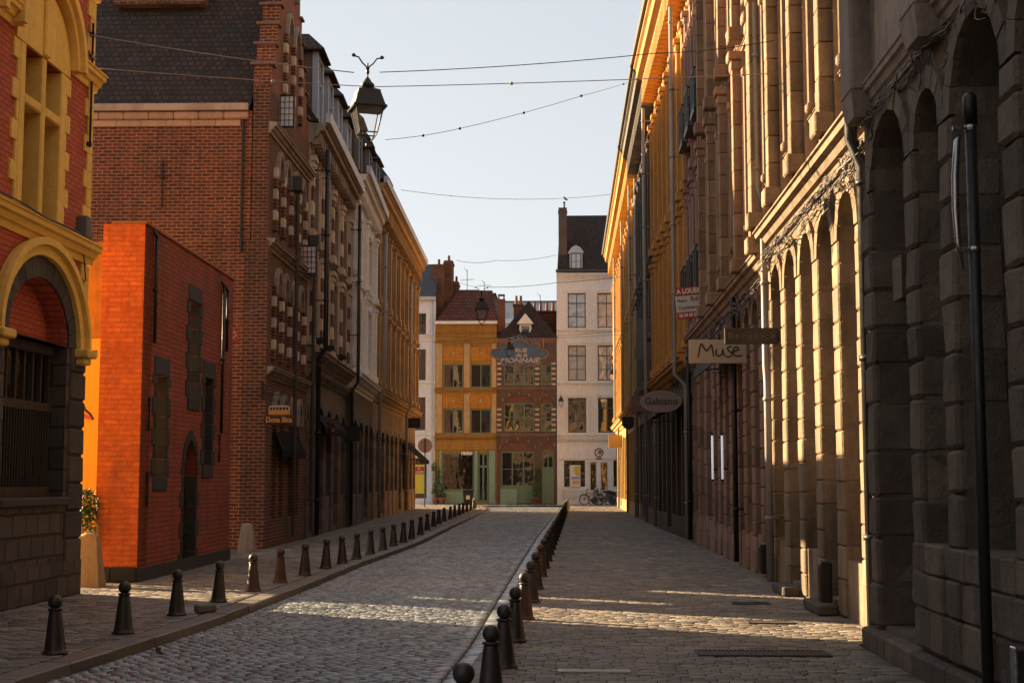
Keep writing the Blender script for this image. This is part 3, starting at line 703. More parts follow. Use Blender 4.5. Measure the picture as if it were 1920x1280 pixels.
mauve, W4 = row_house('mauve_house', 'narrow mauve house with dark iron balcony railings behind the red and white rental board', 'building', (3.36, 38.2), (3.38, 33.02), 15.9, hs4)
hs5 = dict(hs2, shafts=False, n=7, gn=7, gmat='dark_wood', mat='orange_paint', trim='orange_paint', ornmat='orange_paint', blocks=False, pw=0.3, gd=0.3, doors=(2,), gframe='black_paint', gh=4.6, spring=4.0, rise=0.0, gsill=0.6,
    floors=[dict(v0=5.9, v1=8.5, w=0.46), dict(v0=10.3, v1=12.8, w=0.46)], pil=dict(w=0.30, proj=0.2, spans=[(5.2, 9.2), (9.5, 14.2)], mat='orange_paint'), strings=[(5.0, 0.4, 0.45), (9.4, 0.16, 0.2)],
    cornice=(16.4, 0.75, 1.3), orn=[(9.85, 0.24, 2), (14.5, 0.25, 3)], gutter='dark_zinc')
orangeh, W5 = row_house('orange_painted_house', 'orange painted house with tall pilasters and a heavy sunlit cornice behind the oval sign', 'building', (3.15, 50.0), (3.36, 38.22), 16.4, hs5)
hs6 = dict(hs5, n=7, gn=6, gmat='soot_stone', mat='soot_stone', trim='soot_stone', ornmat='soot_stone', body='brick_dark', pil=dict(w=0.28, proj=0.18, spans=[(5.2, 9.2), (9.5, 14.0)], mat='soot_stone'), cornice=(16.3, 0.75, 1.2), gh=4.6, doors=(1,))
soot, W6 = row_house('sooty_stone_house', 'dark sooty stone house with grey pipes between the orange house and the golden far house', 'building', (3.12, 62.0), (3.15, 50.02), 16.3, hs6)
hs7 = dict(hs5, n=16, gn=14, gmat='ochre_paint', mat='ochre_paint', trim='ochre_paint', ornmat='ochre_paint', gh=4.8, doors=(3, 8), gframe='brown_frame', cornice=(16.2, 0.75, 1.2), pil=dict(w=0.3, proj=0.2, spans=[(5.3, 9.2), (9.5, 14.0)], mat='ochre_paint'),
    orn=[(9.85, 0.22, 1), (14.5, 0.25, 2), (5.15, 0.2, 2)])
farg, W7 = row_house('golden_corner_house', 'golden plastered corner house at the far end of the right row', 'building', (3.12, 92.0), (3.12, 62.02), 16.2, hs7)
for root, W, us, mat, bends in ((gold, W2, (0.35,), 'grey_pipe', ((3.4, -0.12, 0.0), (6.3, 0.0, -0.1))), (gold, W2, (8.1,), 'iron', ((5.2, 0.0, -0.12),)), (orangeh, W5, (0.3, 11.2), 'grey_pipe', ((4.4, 0.0, -0.3),)), (soot, W6, (0.4, 7.0), 'grey_pipe', ()),
        (farg, W7, (8.0, 20.0, 29.0), 'grey_pipe', ((5.0, 0, -0.2),)), (near, W1, (), 'iron', ())):
    for u in us: downpipe(root, u, 0.05, 14.8, mat, 0.06 if mat != 'iron' else 0.075, -0.14, bends)
downpipe(gold, 8.45, 0.1, 9.0, 'iron', 0.03, -0.06); downpipe(pinkh, 5.3, 0.1, 5.2, 'iron', 0.05, -0.14); downpipe(mauve, 0.2, 0.1, 5.2, 'iron', 0.06, -0.14)

for ua, ub in ((1.6, 2.75), (4.5, 5.65)):
    mb = MB(); mb.cbox(ua, ub, -0.30, -0.06, 0.0, 0.13, 0.02, 0.004); mb.build('doorstep', M['near_stone'], gold)
def balcony(root, u0, u1, v, hgt=1.0, proj=0.35):
    mb = MB(); mb.box(u0, u1, -proj, 0, v-0.1, v)
    for y in (-proj+0.02,):
        mb.box(u0, u1, y-0.02, y+0.02, v+hgt-0.04, v+hgt); mb.box(u0, u1, y-0.012, y+0.012, v+0.06, v+0.09)
        n = int((u1-u0)/0.07)
        for i in range(n+1): u = u0+(u1-u0)*i/n; mb.box(u-0.009, u+0.009, y-0.009, y+0.009, v, v+hgt)
    for u in (u0+0.02, u1-0.02):
        mb.box(u-0.02, u+0.02, -proj, 0, v+hgt-0.04, v+hgt)
        for k in range(1, 5): mb.box(u-0.009, u+0.009, -proj*k/5-0.009, -proj*k/5+0.009, v, v+hgt)
    mb.build('balcony', M['iron'], root)
for i in range(3):
    bw = W4/3
    for v in (6.2, 10.5): balcony(mauve, i*bw+0.35, (i+1)*bw-0.35, v)

# ------------------------------------------------------------------ left: corner house in red brick and yellow stone
A0y = 6.0
corner, WA = frame_root('brick_corner_house', 'red brick corner house with yellow stone quoins, arches and mullioned windows at left edge', 'building', (-7.2, A0y), (-7.2, 20.85))
def build_corner():
    root = corner; W = WA; U = lambda y: y-A0y
    d = 0.35
    ga = [(U(c)-1.12, U(c)+1.12, 1.42, 3.55, 0.85) for c in (19.0, 14.6, 10.2)]
    wall(W, 0, 3.55, [(a, b, lo, 3.55, 0) for a, b, lo, hi, r in ga], d).build('ground_wall', M['dark_block'], root)
    wall(W, 3.55, 4.86, [(a, b, 3.55, 3.551, r) for a, b, lo, hi, r in ga], d).build('brick_wall', M['brick_painted_red'], root)
    for a, b, lo, hi, r in ga:
        mb = MB(); voussoirs(mb, a, b, hi, r, 0.30, -0.03, d-0.02, 15); mb.build('arch_stones', M['dark_stone'], root)
        mb = MB(); P = arch_pts(a-0.30, b+0.30, hi, r+0.30, 'round', 24); Q = arch_pts(a-0.52, b+0.52, hi, r+0.50, 'round', 24)
        def ring(mb, P, Q, y0, y1):
            for i in range(len(P)-1):
                mb.hexa([(P[i][0], y0, P[i][1]), (Q[i][0], y0, Q[i][1]), (P[i][0], y1, P[i][1]), (Q[i][0], y1, Q[i][1]), (P[i+1][0], y0, P[i+1][1]), (Q[i+1][0], y0, Q[i+1][1]), (P[i+1][0], y1, P[i+1][1]), (Q[i+1][0], y1, Q[i+1][1])])
        ring(mb, P, Q, -0.10, -0.002)
        P2 = arch_pts(a-0.46, b+0.46, hi, r+0.44, 'round', 24); Q2 = arch_pts(a-0.56, b+0.56, hi, r+0.54, 'round', 24); ring(mb, P2, Q2, -0.17, -0.101)
        for u in (a-0.43, b+0.43): mb.cbox(u-0.2, u+0.2, -0.24, 0.0, hi-0.12, hi-0.005, 0.02); mb.cbox(u-0.14, u+0.14, -0.17, 0.0, hi-0.22, hi-0.125, 0.02)
        mb.build('arch_moulding', M['yellow_stone'], root)
        t = MB(); t.face([(a-.02, d-0.06, 3.62), (b+.02, d-0.06, 3.62), (b+.02, d-0.06, 4.5), (a-.02, d-0.06, 4.5)]); t.build('tympanum', M['brick_painted_red'], root)
        mb = MB(); y = d-0.12
        mb.box(a, b, y-0.05, y+0.1, 3.42, 3.62); mb.box(a, b, y-0.03, y+0.1, 2.62, 2.74); mb.box(a, b, y-0.05, y+0.1, 1.42, 1.56)
        n = 7
        for i in range(n+1):
            u = a+0.04+(b-a-0.08)*i/n; mb.box(u-0.03, u+0.03, y, y+0.06, 1.56, 3.42)
        for i in range(22): u = a+0.1+(b-a-0.2)*i/21; mb.box(u-0.011, u+0.011, y-0.03, y-0.008, 1.56, 2.62)
        o = mb.build('window', M['dark_wood'], root)
        p = MB(); p.face([(a, d-0.03, 1.42), (b, d-0.03, 1.42), (b, d-0.03, 3.5), (a, d-0.03, 3.5)]); p.build('pane', M['glass_dark'], o)
        mb = MB(); mb.cbox(a-0.1, b+0.12, -0.07, d-0.1, 1.30, 1.415, 0.02); mb.build('window_sill', M['dark_stone'], root)
    mb = MB(); mb.box(0.01, W-0.0, -0.05, 0.0, 0.0, 0.5); mb.build('plinth', M['dark_block'], root)
    mb = MB()
    for k in range(9): mb.cbox(W-0.62+random.uniform(-.05, .05), W+0.02, -0.035, 0.3, 0.02+k*0.40, 0.40+k*0.40, 0.025, 0.006)
    mb.build('quoin', M['dark_stone'], root)
    # first floor
    wo = []
    for c in (18.82, 15.9, 12.4, 8.9): wo.append((U(c)-0.72, U(c)+0.72, 5.25, 7.42, 0.0))
    wall(W, 4.86, 12.2, wo+[(o[0], o[1], 9.6, 11.4, 0.0) for o in wo], d).build('brick_wall', M['brick_painted_red'], root)
    for o in wo:
        mb = MB(); a, b, lo, hi, _ = o; cx = (a+b)/2
        for (x0, x1, z0, z1) in ((a-0.14, a+0.05, lo, hi), (b-0.05, b+0.14, lo, hi), (cx-0.07, cx+0.07, lo, hi), (a+0.05, cx-0.07, 6.62, 6.76), (cx+0.07, b-0.05, 6.62, 6.76), (a+.05, b-.05, hi-0.0, hi+0.0)):
            if z1 > z0: mb.cbox(x0, x1, -0.045, 0.24, z0+0.002, z1-0.002, 0.02)
        for k in range(8):
            w_ = 0.34 if k % 2 else 0.2; z = lo+k*0.27+0.003
            mb.cbox(b+0.142, b+0.142+w_-0.14, -0.035, 0.05, z, z+0.262, 0.006); mb.cbox(a-0.142-w_+0.14, a-0.142, -0.035, 0.05, z, z+0.262, 0.006)
        mb.build('mullion', M['yellow_stone'], root)
        p = MB(); p.face([(a, d-0.02, lo), (b, d-0.02, lo), (b, d-0.02, hi), (a, d-0.02, hi)]); p.build('pane', M['shade_cloth'], root)
        # arched head over the window
        mb = MB(); P = arch_pts(a-0.28, b+0.28, hi+0.02, 0.95, 'round', 20)
        mb.prism([(a-0.28, hi+0.002)]+[(q[0], q[1]) for q in P[1:-1]]+[(b+0.28, hi+0.002)], -0.04, 0.1)
        mb.cbox(cx-0.1, cx+0.1, -0.09, 0.0, hi+0.01, hi+0.9, 0.02)
        mb.build('window_head', M['yellow_stone'], root)
        mb = MB(); P = arch_pts(a-0.28, b+0.28, hi+0.12, 0.95, 'round', 24); Q = arch_pts(a-0.48, b+0.48, hi+0.12, 1.16, 'round', 24)
        ring(mb, P, Q, -0.15, -0.003); P = arch_pts(a-0.38, b+0.38, hi+0.12, 1.06, 'round', 24); Q = arch_pts(a-0.50, b+0.50, hi+0.12, 1.19, 'round', 24); ring(mb, P, Q, -0.22, -0.151)
        mb.build('hood_moulding', M['yellow_stone'], root)
    mb = MB(); mb.extrude(profile_cornice(5.16, 0.20, 0.30), 0, W+0.16); mb.extrude(profile_cornice(9.25, 0.24, 0.3), 0, W+0.18)
    for (x0, x1) in ((wo[0][1]+0.36, W+0.14), (wo[1][1]+0.36, wo[0][0]-0.36), (wo[2][1]+0.36, wo[1][0]-0.36), (0, wo[2][0]-0.36)): mb.extrude(profile_cornice(7.78, 0.20, 0.26), x0, x1)
    mb.build('cornice', M['yellow_stone'], root)
    for (z0, z1) in ((3.80, 4.84), (5.18, 7.52), (7.80, 8.95), (9.3, 11.9)):
        mb = MB(); z = z0; k = 0
        while z < z1-0.05:
            h = min(0.27, z1-z); w_ = 0.30 if k % 2 else 0.18
            mb.cbox(W-w_, W+0.03, -0.03, 0.3, z+0.002, z+h-0.002, 0.006); z += h; k += 1
        mb.build('quoin', M['yellow_stone'], root)
    mb = MB(); mb.box(0.01, W, d+0.05, 9, 0, 12.0); mb.build('side_wall', M['warm_render'], root)
    mb = MB(); mb.extrude([(-0.3, 12.2), (4.5, 16.0), (9.3, 12.2)], 0, W); mb.build('roof', M['tile_dark'], root)
    mb = MB(); u = U(20.62); mb.box(u-0.012, u+0.012, -0.09, -0.06, 6.6, 8.5); mb.box(u-0.1, u+0.1, -0.10, -0.06, 7.95, 8.0); mb.box(u-0.03, u+0.03, -0.1, 0, 6.62, 6.68); mb.box(u-0.03, u+0.03, -0.1, 0, 8.3, 8.36)
    mb.build('tie_bar', M['iron'], root)
    mb = MB(); u = U(20.5); mb.box(u-0.012, u+0.012, -0.09, -0.05, 3.9, 4.5); mb.box(u-0.12, u+0.12, -0.10, -0.06, 4.15, 4.19); mb.build('tie_bar', M['iron'], root)
    mb = MB(); u = U(20.45); mb.cbox(u-0.10, u+0.10, -0.16, 0.0, 5.2, 5.52, 0.015); mb.cbox(u+0.13, u+0.27, -0.12, 0.0, 5.18, 5.36, 0.01); mb.build('junction_box', M['grey_frame'], root)
    mb = MB(); mb.tube([(U(17.0), -0.2, 5.2), (U(17.8), -0.22, 5.19), (U(18.6), -0.2, 5.16), (U(19.6), -0.22, 5.18), (U(20.4), -0.1, 5.2)], 0.012, 6)
    mb.tube([(U(20.4), -0.06, 5.2), (U(20.5), -0.08, 4.9), (U(20.62), -0.07, 4.6), (U(20.4), -0.07, 4.45)], 0.01, 6); mb.build('cable', M['iron'], root)
M['shade_cloth'] = plainmat('shade_cloth', (0.26, 0.17, 0.06), 0.8, var=0.1)
M['warm_render'] = plainmat('warm_render', (0.48, 0.29, 0.11), 0.9, var=0.2, scale=0.8)
build_corner()

# ------------------------------------------------------------------ left: orange ruin
oran, WO = frame_root('orange_ruin', 'roofless orange painted brick wall with charcoal stone window surrounds and pointed doorway', 'building', (-7.02, 23.15), (-7.13, 29.9))
def build_orange():
    root = oran; U = lambda y: y-23.15; d = 0.55; H = 5.9
    ops = [(U(26.25), U(26.95), 3.2, 5.0, 0.0), (U(24.05), U(24.7), 1.72, 3.45, 0.0), (U(27.5), U(28.15), 1.95, 3.65, 0.0), (U(26.0), U(26.95), 0.05, 1.75, 0.65, 'point')]
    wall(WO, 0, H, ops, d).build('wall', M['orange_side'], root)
    mb = MB(); mb.face([(0, 0, H), (WO, 0, H), (WO, d, H), (0, d, H)]); mb.box(-0.01, WO+0.01, -0.03, d+0.02, H+0.004, H+0.045); mb.build('coping', M['terracotta'], root)
    for o in ops[:3]:
        mb = MB(); a, b, lo, hi = o[:4]
        k = 0; z = lo
        while z < hi-0.03:
            h = min(0.22 if k % 2 else 0.30, hi-z); w_ = 0.26 if k % 2 == 0 else 0.13
            mb.cbox(a-w_, a+0.01, -0.02, d*0.8, z+.002, z+h-.002, 0.012, 0.006); mb.cbox(b-0.01, b+w_, -0.02, d*0.8, z+.002, z+h-.002, 0.012, 0.006); z += h; k += 1
        mb.cbox(a-0.16, b+0.16, -0.025, d*0.8, hi, hi+0.33, 0.015, 0.01); mb.cbox(a-0.1, b+0.1, -0.03, d*0.8, lo-0.25, lo, 0.015, 0.01); mb.build('stone_surround', M['charcoal_stone'], root)
    mb = MB(); o = ops[3]; k = 0; z = 0.05
    while z < 1.7:
        h = 0.28; w_ = 0.24 if k % 2 == 0 else 0.12
        mb.cbox(o[0]-w_, o[0]+0.01, -0.02, d*0.8, z+.002, z+h-.002, 0.012, 0.006); mb.cbox(o[1]-0.01, o[1]+w_, -0.02, d*0.8, z+.002, z+h-.002, 0.012, 0.006); z += h; k += 1
    voussoirs(mb, o[0], o[1], 1.75, 0.65, 0.20, -0.02, d*0.8, 10, 'point')
    mb.build('stone_surround', M['charcoal_stone'], root)
    for o in ops[2:3]:
        mb = MB(); mb.box(o[0], o[1], 0.26, 0.3, o[2], o[3]); mb.build('blind_infill', M['brown_frame'], root)
    mb = MB(); mb.prism([(ops[3][0], 0.05)]+arch_pts(ops[3][0], ops[3][1], 1.75, 0.65, 'point')+[(ops[3][1], 0.05)], 0.2, 0.26); mb.build('door', M['black_paint'], root)
    mb = MB(); mb.box(-0.02, WO+0.01, -0.04, 0.0, 0.0, 0.22); mb.build('plinth', M['charcoal_stone'], root)
    for y, z0, z1 in ((23.65, 3.95, 5.75), (28.75, 2.6, 5.6), (29.1, 4.3, 5.55)):
        mb = MB(); mb.tube([(U(y), -0.06, z0), (U(y), -0.06, z1)], 0.03, 8); mb.tube([(U(y), -0.06, z1), (U(y)-0.1, -0.04, z1+0.1)], 0.03, 8); mb.tube([(U(y), -0.06, (z0+z1)/2-.03), (U(y), -0.06, (z0+z1)/2+.03)], 0.045, 8); mb.build('downpipe', M['iron'], root, smooth=True)
    for y, z in ((23.5, 2.75), (23.5, 1.5), (28.7, 2.3)):
        mb = MB()
        for s in (-1, 1): mb.tube([(U(y)-0.05*s, -0.035, z-0.28), (U(y), -0.045, z), (U(y)-0.05*s, -0.035, z+0.28)], 0.014, 6)
        mb.build('wall_anchor', M['iron'], root)
    # front end wall that faces the camera, running left
    mb = MB(); n = 14
    # end wall: local x negative is towards the camera, so the end face is drawn at x=-0.01 from y=0 to y=0.78
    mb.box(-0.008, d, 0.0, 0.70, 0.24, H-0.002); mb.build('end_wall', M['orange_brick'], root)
    mb = MB(); mb.cbox(-0.06, 0.3, 0.0, 0.42, 0.0, 0.25, 0.02); mb.cbox(-0.05, 0.3, 0.43, 0.72, 0.0, 0.25, 0.02); mb.build('plinth', M['charcoal_stone'], root)
    # back and far walls of the roofless shell
    mb = MB(); mb.box(WO-0.3, WO-0.002, d, 2.1, 0, H-0.4); mb.build('far_wall', M['brick_old'], root)
build_orange()
yel, WY = frame_root('yellow_wall', 'bright yellow garden wall with black and pink graffiti beyond the corner house', 'wall', (-8.55, 23.85), (-7.74, 23.75))
mb = MB(); mb.box(0, WY, 0, 0.3, 0, 4.05); mb.build('lower_wall', M['yellow_wall'], yel)
mb = MB(); mb.box(0, WY, -0.004, 0.3, 4.055, 5.7); mb.build('upper_wall', M['ochre_wall'], yel)
M['graffiti_black'] = plainmat('graffiti_black', (0.02, 0.015, 0.02), 0.7); M['graffiti_pink'] = plainmat('graffiti_pink', (0.6, 0.10, 0.12), 0.7)
def gtube(parent, pts, r, mat, name='graffiti'):
    mb = MB()
    for (p, q) in zip(pts, pts[1:]):
        dx, dz = q[0]-p[0], q[1]-p[1]; l = math.hypot(dx, dz) or 1; nx, nz = -dz/l*r, dx/l*r
        mb.face([(p[0]-nx, -0.006, p[1]-nz), (q[0]-nx, -0.006, q[1]-nz), (q[0]+nx, -0.006, q[1]+nz), (p[0]+nx, -0.006, p[1]+nz)])
    return mb.build(name, M[mat], parent)
def yl(px, py): x, z = onY(px, py, 23.8); return (x+8.55, z)
gtube(yel, [yl(140, 659), yl(160, 658), yl(184, 659)], 0.014, 'graffiti_black'); gtube(yel, [yl(140, 665), yl(160, 666), yl(184, 665)], 0.04, 'graffiti_pink')
gtube(yel, [yl(146, 762), yl(156, 758), yl(160, 768), yl(170, 776), yl(176, 786)], 0.02, 'graffiti_black')
gtube(yel, [yl(148, 774), yl(160, 780), yl(174, 784)], 0.035, 'graffiti_pink'); gtube(yel, [yl(158, 668), yl(160, 680), yl(166, 683), yl(170, 676), yl(168, 668)], 0.01, 'graffiti_pink')

# ------------------------------------------------------------------ left: stepped-gable brick house
gab, WG = frame_root('stepped_gable_house', 'tall brick house with stepped gable and white banded window columns beyond the orange wall', 'building', (-7.35, 34.2), (-7.45, 40.2))
def build_gable():
    root = gab; W = WG; d = 0.4
    m = W/2; floors = [(0.7, 3.1, 0.65), (4.7, 6.3, 0.6), (7.9, 9.3, 0.6)]
    ops = []
    for lo, hi, r in floors:
        for c in (1.35, 2.35, 3.65, 4.65): ops.append((c-0.33, c+0.33, lo, hi, r, 'point'))
    top = 11.35; wall(W, 0, top, ops, d).build('wall', M['brick_dark'], root)
    mb = MB(); steps = []
    for k in range(8): steps.append((0.3+0.33*k, top+0.62*(k+1)))
    # gable: stacked boxes
    z = top+0.002; a = 0.3
    for k in range(8):
        a = 0.25+0.32*k; z1 = z+0.62
        mb.box(a, W-a, -0.0, 0.45, z, z1); z = z1
    mb.build('gable', M['brick_old'], root)
    cp = MB(); z = top
    for k in range(8):
        a = 0.25+0.32*k; z += 0.62
        for s in (a-0.06, W-a-0.32): cp = MB(); cp.cbox(s, s+0.38, -0.07, 0.54, z+0.003, z+0.075, 0.015); cp.build('coping', M['pink_stone'], root)
    cp = MB(); cp.cbox(W/2-0.4, W/2+0.4, -0.07, 0.54, z+0.003, z+0.3, 0.02)
    cp.build('coping', M['pink_stone'], root)
    mb = MB()     # blind pointed arch on the gable and windows
    for c in (m-0.55, m+0.55):
        mb = MB(); voussoirs(mb, c-0.36, c+0.36, 13.2, 0.7, 0.15, -0.09, 0.02, 10, 'point'); mb.build('arch_moulding', M['grey_stone'], root)
    mb = MB()
    for (c, zz) in ((m, 14.6),): voussoirs(mb, c-0.3, c+0.3, zz, 0.6, 0.15, -0.1, 0.02, 10, 'point')
    mb.build('arch_moulding', M['grey_stone'], root)
    for o in ops: mb = MB(); voussoirs(mb, o[0]+.02, o[1]-.02, o[3], o[4], 0.13, -0.10, 0.06, 10, 'point'); mb.build('arch_moulding', M['grey_stone'], root)
    for c in (0.78, 1.85, 3.0, 4.15, 5.22):
        for lo, hi in ((4.6, 6.35), (7.85, 9.35), (11.4, 13.2)):
            if lo > 11 and not 1 < c < 5: continue
            mb = MB(); z = lo; k = 0
            while z < hi-0.05:
                h = 0.27; mb.cbox(c-0.10, c+0.10, -0.11, 0.1, z+.002, z+h-.002, 0.02, 0.0, k % 2); z += h; k += 1
            mb.build('colonnette', [M['brick_dark'], M['cream_stone']], root)
    mb = MB()
    for v in (4.4, 7.55, 10.45): mb.extrude(profile_cornice(v, 0.22, 0.26), 0.0, W)
    mb.build('string_course', M['grey_stone'], root)
    for o in ops: window(root, o[0]-0.02, o[1]+0.02, o[2], o[3]+o[4], d-0.1, 'brown_frame', 'glass_dark', 2, 4, 'window', 0.05)
    mb = MB(); mb.box(0.006, W-0.01, d+0.02, 7.8, 0, 10.75); mb.build('side_wall', M['brick_old'], root)
    mb = MB(); mb.box(-0.03, 0.5, -0.04, 0.55, 0, 7.5); mb.build('corner_pier', M['brick_dark'], root)
    mb = MB(); mb.extrude([(0, 0)]*3, 0, 0) if False else None
    # roof: ridge runs away from the street (local y); slopes fall to both sides
    y0, y1 = 0.46, 7.9
    r = MB(); zr = 14.95; ze = 10.75; e = -0.12
    r.face([(e, y0, ze), (e, y1, ze), (m, y1, zr), (m, y0, zr)]); r.face([(W-e, y0, ze), (m, y0, zr), (m, y1, zr), (W-e, y1, ze)])
    r.face([(0, y1, ze), (m, y1, zr), (W, y1, ze)]); r.build('roof', M['tile_dark'], root)
    c = MB(); c.box(-0.16, 0.02, 0.5, y1, 10.73, 10.90); c.build('gutter_board', M['cream_wood'], root)
    c = MB(); u = 0.5
    while u < y1:
        l = 0.62; c.cbox(-0.10, 0.03, u+.003, min(u+l, y1)-.003, 10.52, 10.71, 0.03); c.cbox(-0.04, 0.03, u+.2, min(u+l+.2, y1)-.003, 10.35, 10.515, 0.015); u += l
    c.build('eaves_cornice', M['pink_cream'], root)
    mb = MB(); mb.tube([(-0.06, 0.62, 7.2), (-0.06, 0.62, 10.5)], 0.035, 8); mb.build('downpipe', M['iron'], root)
    mb = MB(); mb.tube([(-0.04, 2.6, 8.3), (-0.05, 2.6, 9.5)], 0.02, 6); mb.box(-0.05, -0.02, 2.4, 2.8, 9.1, 9.14); mb.build('wall_anchor', M['iron'], root)
    # brick dormer on the ridge, half cut by the top of the frame
    c = MB(); c.box(m-0.9, m-0.1, 2.2, 4.6, 14.2, 15.6); c.build('ridge_dormer', M['brick_dark'], root)
    c = MB(); c.box(m-1.0, m-0.0, 2.5, 4.3, 14.75, 15.3); c.build('lead_flashing', M['zinc'], root)
    # hoppers and pipes on the front
    for u, z0, z1, hz in ((3.0, 0.2, 9.3, 9.3), (5.85, 0.2, 8.2, 8.2)):
        mb = MB(); mb.tube([(u, -0.22, z0), (u, -0.22, z1)], 0.05, 10); mb.cbox(u-0.19, u+0.19, -0.36, -0.05, hz, hz+0.42, 0.03); mb.build('downpipe', M['dark_zinc'], root)
M['cream_wood'] = plainmat('cream_wood', (0.50, 0.36, 0.26), 0.8, stain=0.5); M['pink_cream'] = stonemat('pink_cream', (0.55, 0.34, 0.22), (0.45, 0.26, 0.16), stain=0.25, bump=0.2, island=0.12)
build_gable()

# ------------------------------------------------------------------ left: the dormer row
hd = dict(gh=4.75, n=4, gn=5, gmat='soot_stone', mat='mid_stone', trim='grey_stone', spring=3.35, rise=0.5, pw=0.75, gd=0.4, course=0.42, gsill=1.15, doors=(1, 3), gframe='black_paint',
    floors=[dict(v0=5.75, v1=8.1, w=0.42), dict(v0=8.9, v1=10.6, w=0.42)], gutterh=0.30, pil=dict(w=0.42, proj=0.13, spans=[(5.5, 8.35), (8.6, 11.0)], mat='cream_stone', banded=True, alt='brick_dark'),
    strings=[(4.85, 0.25, 0.25), (5.45, 0.4, 0.4), (8.55, 0.15, 0.16)], cornice=(11.95, 0.5, 0.55), orn=[(11.2, 0.22, 3), (8.42, 0.2, 1), (5.1, 0.12, 1)], roof=dict(h=7.2, ym=4.4), body='brick_dark', frame='blue_frame', glass='glass', gutter='zinc')  # unseen roof ridge, height chosen for its shadow line on the right row
dro, WD = row_house('grey_stone_dormer_house', 'grey stone house with blue framed dormers and zinc gutter left of the big hanging lantern', 'building', (-7.45, 40.22), (-7.92, 50.5), 12.0, hd)
for u in (1.2, 3.7, 6.3, 9.1): dormer(dro, u, 12.25, -0.12, 1.25, 2.0)
he = dict(hd, n=2, gn=4, gmat='soot_stone', mat='white_paint', trim='white_paint', pw=0.5, doors=(2,), floors=[dict(v0=5.9, v1=8.4, w=0.36), dict(v0=9.3, v1=11.4, w=0.36)],
    pil=dict(w=0.5, proj=0.16, spans=[(5.7, 8.8), (9.0, 11.8)], mat='white_paint'), cornice=(12.7, 0.5, 0.6), orn=[(8.85, 0.25, 2), (12.0, 0.22, 2)], frame='white_frame', gh=4.9, strings=[(5.5, 0.4, 0.45), (8.9, 0.12, 0.14)])
whi, WE = row_house('white_front_house', 'white painted narrow house front in the middle of the left row', 'building', (-7.72, 50.52), (-8.2, 59.6), 12.75, he)
for u in (1.6, 6.0): dormer(whi, u, 13.0, -0.05, 1.3, 1.9, 'grey_frame')
hf = dict(hd, n=10, gn=11, gmat='gold_stone', mat='grey_stone', trim='bounce_ochre_stone', pw=0.6, doors=(2, 6), floors=[dict(v0=6.0, v1=8.8, w=0.5), dict(v0=9.9, v1=12.3, w=0.5)], gh=4.9,
    pil=dict(w=0.3, proj=0.2, spans=[(5.8, 9.2), (9.4, 13.0)], mat='bounce_ochre_stone'), cornice=(14.3, 0.6, 0.9), orn=[(9.4, 0.25, 2), (13.2, 0.26, 2)], frame='grey_frame', strings=[(5.55, 0.45, 0.5), (9.3, 0.14, 0.16)], roof=dict(h=5.5, ym=4.4))
M['bounce_ochre_stone'] = stonemat('bounce_ochre_stone', (0.50, 0.33, 0.15), (0.30, 0.18, 0.075), stain=0.5, bump=0.4, island=0.2)  # ochre trim colour, brightened to carry golden bounce light
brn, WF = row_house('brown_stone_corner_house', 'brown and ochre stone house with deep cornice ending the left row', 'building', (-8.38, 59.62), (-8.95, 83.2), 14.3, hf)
for u in (1.3, 5.2, 9.6): dormer(brn, u, 14.5, 0.3, 1.4, 1.8, 'grey_frame', 'brick_brown', 'tile_dark', 0.9)
for root, us, mat in ((dro, (0.25,), 'black_paint'), (whi, (8.8,), 'grey_pipe'), (brn, (14.5,), 'grey_pipe')):
    for u in us: downpipe(root, u, 0.1, 11.2 if root is dro else 12.0, mat, 0.07, -0.32, ((5.3, -0.1, -0.2),))
downpipe(dro, 10.0, 0.1, 11.5, 'black_paint', 0.06, -0.26, ((5.0, 0.0, -0.2),))
for root, pts in ((dro, ((2.5, 2.2), (9.5, 2.2))), (brn, ((4.0, 2.3), (12.0, 2.3), (19.0, 2.3)))):
    for (u, y) in pts: chimney(root, u, 4.0, 17.6, 0.9, 0.6, 1.7)  # chimneys added on the hidden ridge to make its cast shadow jagged

# ------------------------------------------------------------------ houses across the end of the street
YE = 99.0
def ez(px, py): return onY(px, py, YE)
def ex(px): return onY(px, 700, YE)[0]
def endhouse(name, label, x0, x1, H, matw, ops, d=0.22):
    root, W = frame_root(name, label, 'building', (x0, YE), (x1, YE))
    wall(W, 0, H, ops, d).build('wall', M[matw], root)
    mb = MB(); mb.box(0.01, W-0.01, d+0.12, 9, 0, H-0.02); mb.build('body', M['brick_brown'], root)
    return root, W
def zz(py): return ez(1000, py)[1]
def course(root, W, mat, *a):
    for v, p_, h in a: m_ = MB(); m_.extrude(profile_cornice(v, p_, h), 0, W); m_.build('string_course', M[mat], root)
# yellow house
x0, x1 = ex(816), ex(931); ops = []; wn1 = []
for (a, b) in ((831, 869), (882, 921)):
    for (t, bt) in ((682, 727), (766, 813)): ops.append((ex(a)-x0, ex(b)-x0, zz(bt), zz(t), 0.0)); wn1.append(ops[-1])
ops.append((ex(829)-x0, ex(890)-x0, 0.9+0.0, zz(848), 0.0)); ops.append((ex(896)-x0, ex(917)-x0, 0.12, zz(848), 0.0))
hyl, W = endhouse('ochre_shop_house', 'ochre yellow house with green framed windows and a green shopfront at the street end', x0, x1, zz(607), 'far_ochre', ops)
for o in wn1: window(hyl, o[0], o[1], o[2], o[3], 0.06, 'green_paint', 'glass_wavy', 2, 1, 'window', 0.09)
o = ops[-2]; window(hyl, o[0], o[1], o[2], o[3], 0.05, 'green_paint', 'glass_dark', 1, 1, 'shop_window', 0.12); o2 = ops[-1]; window(hyl, o2[0], o2[1], o2[2], o2[3], 0.08, 'green_paint', 'glass_dark', 2, 1, 'door', 0.14, 0.7)
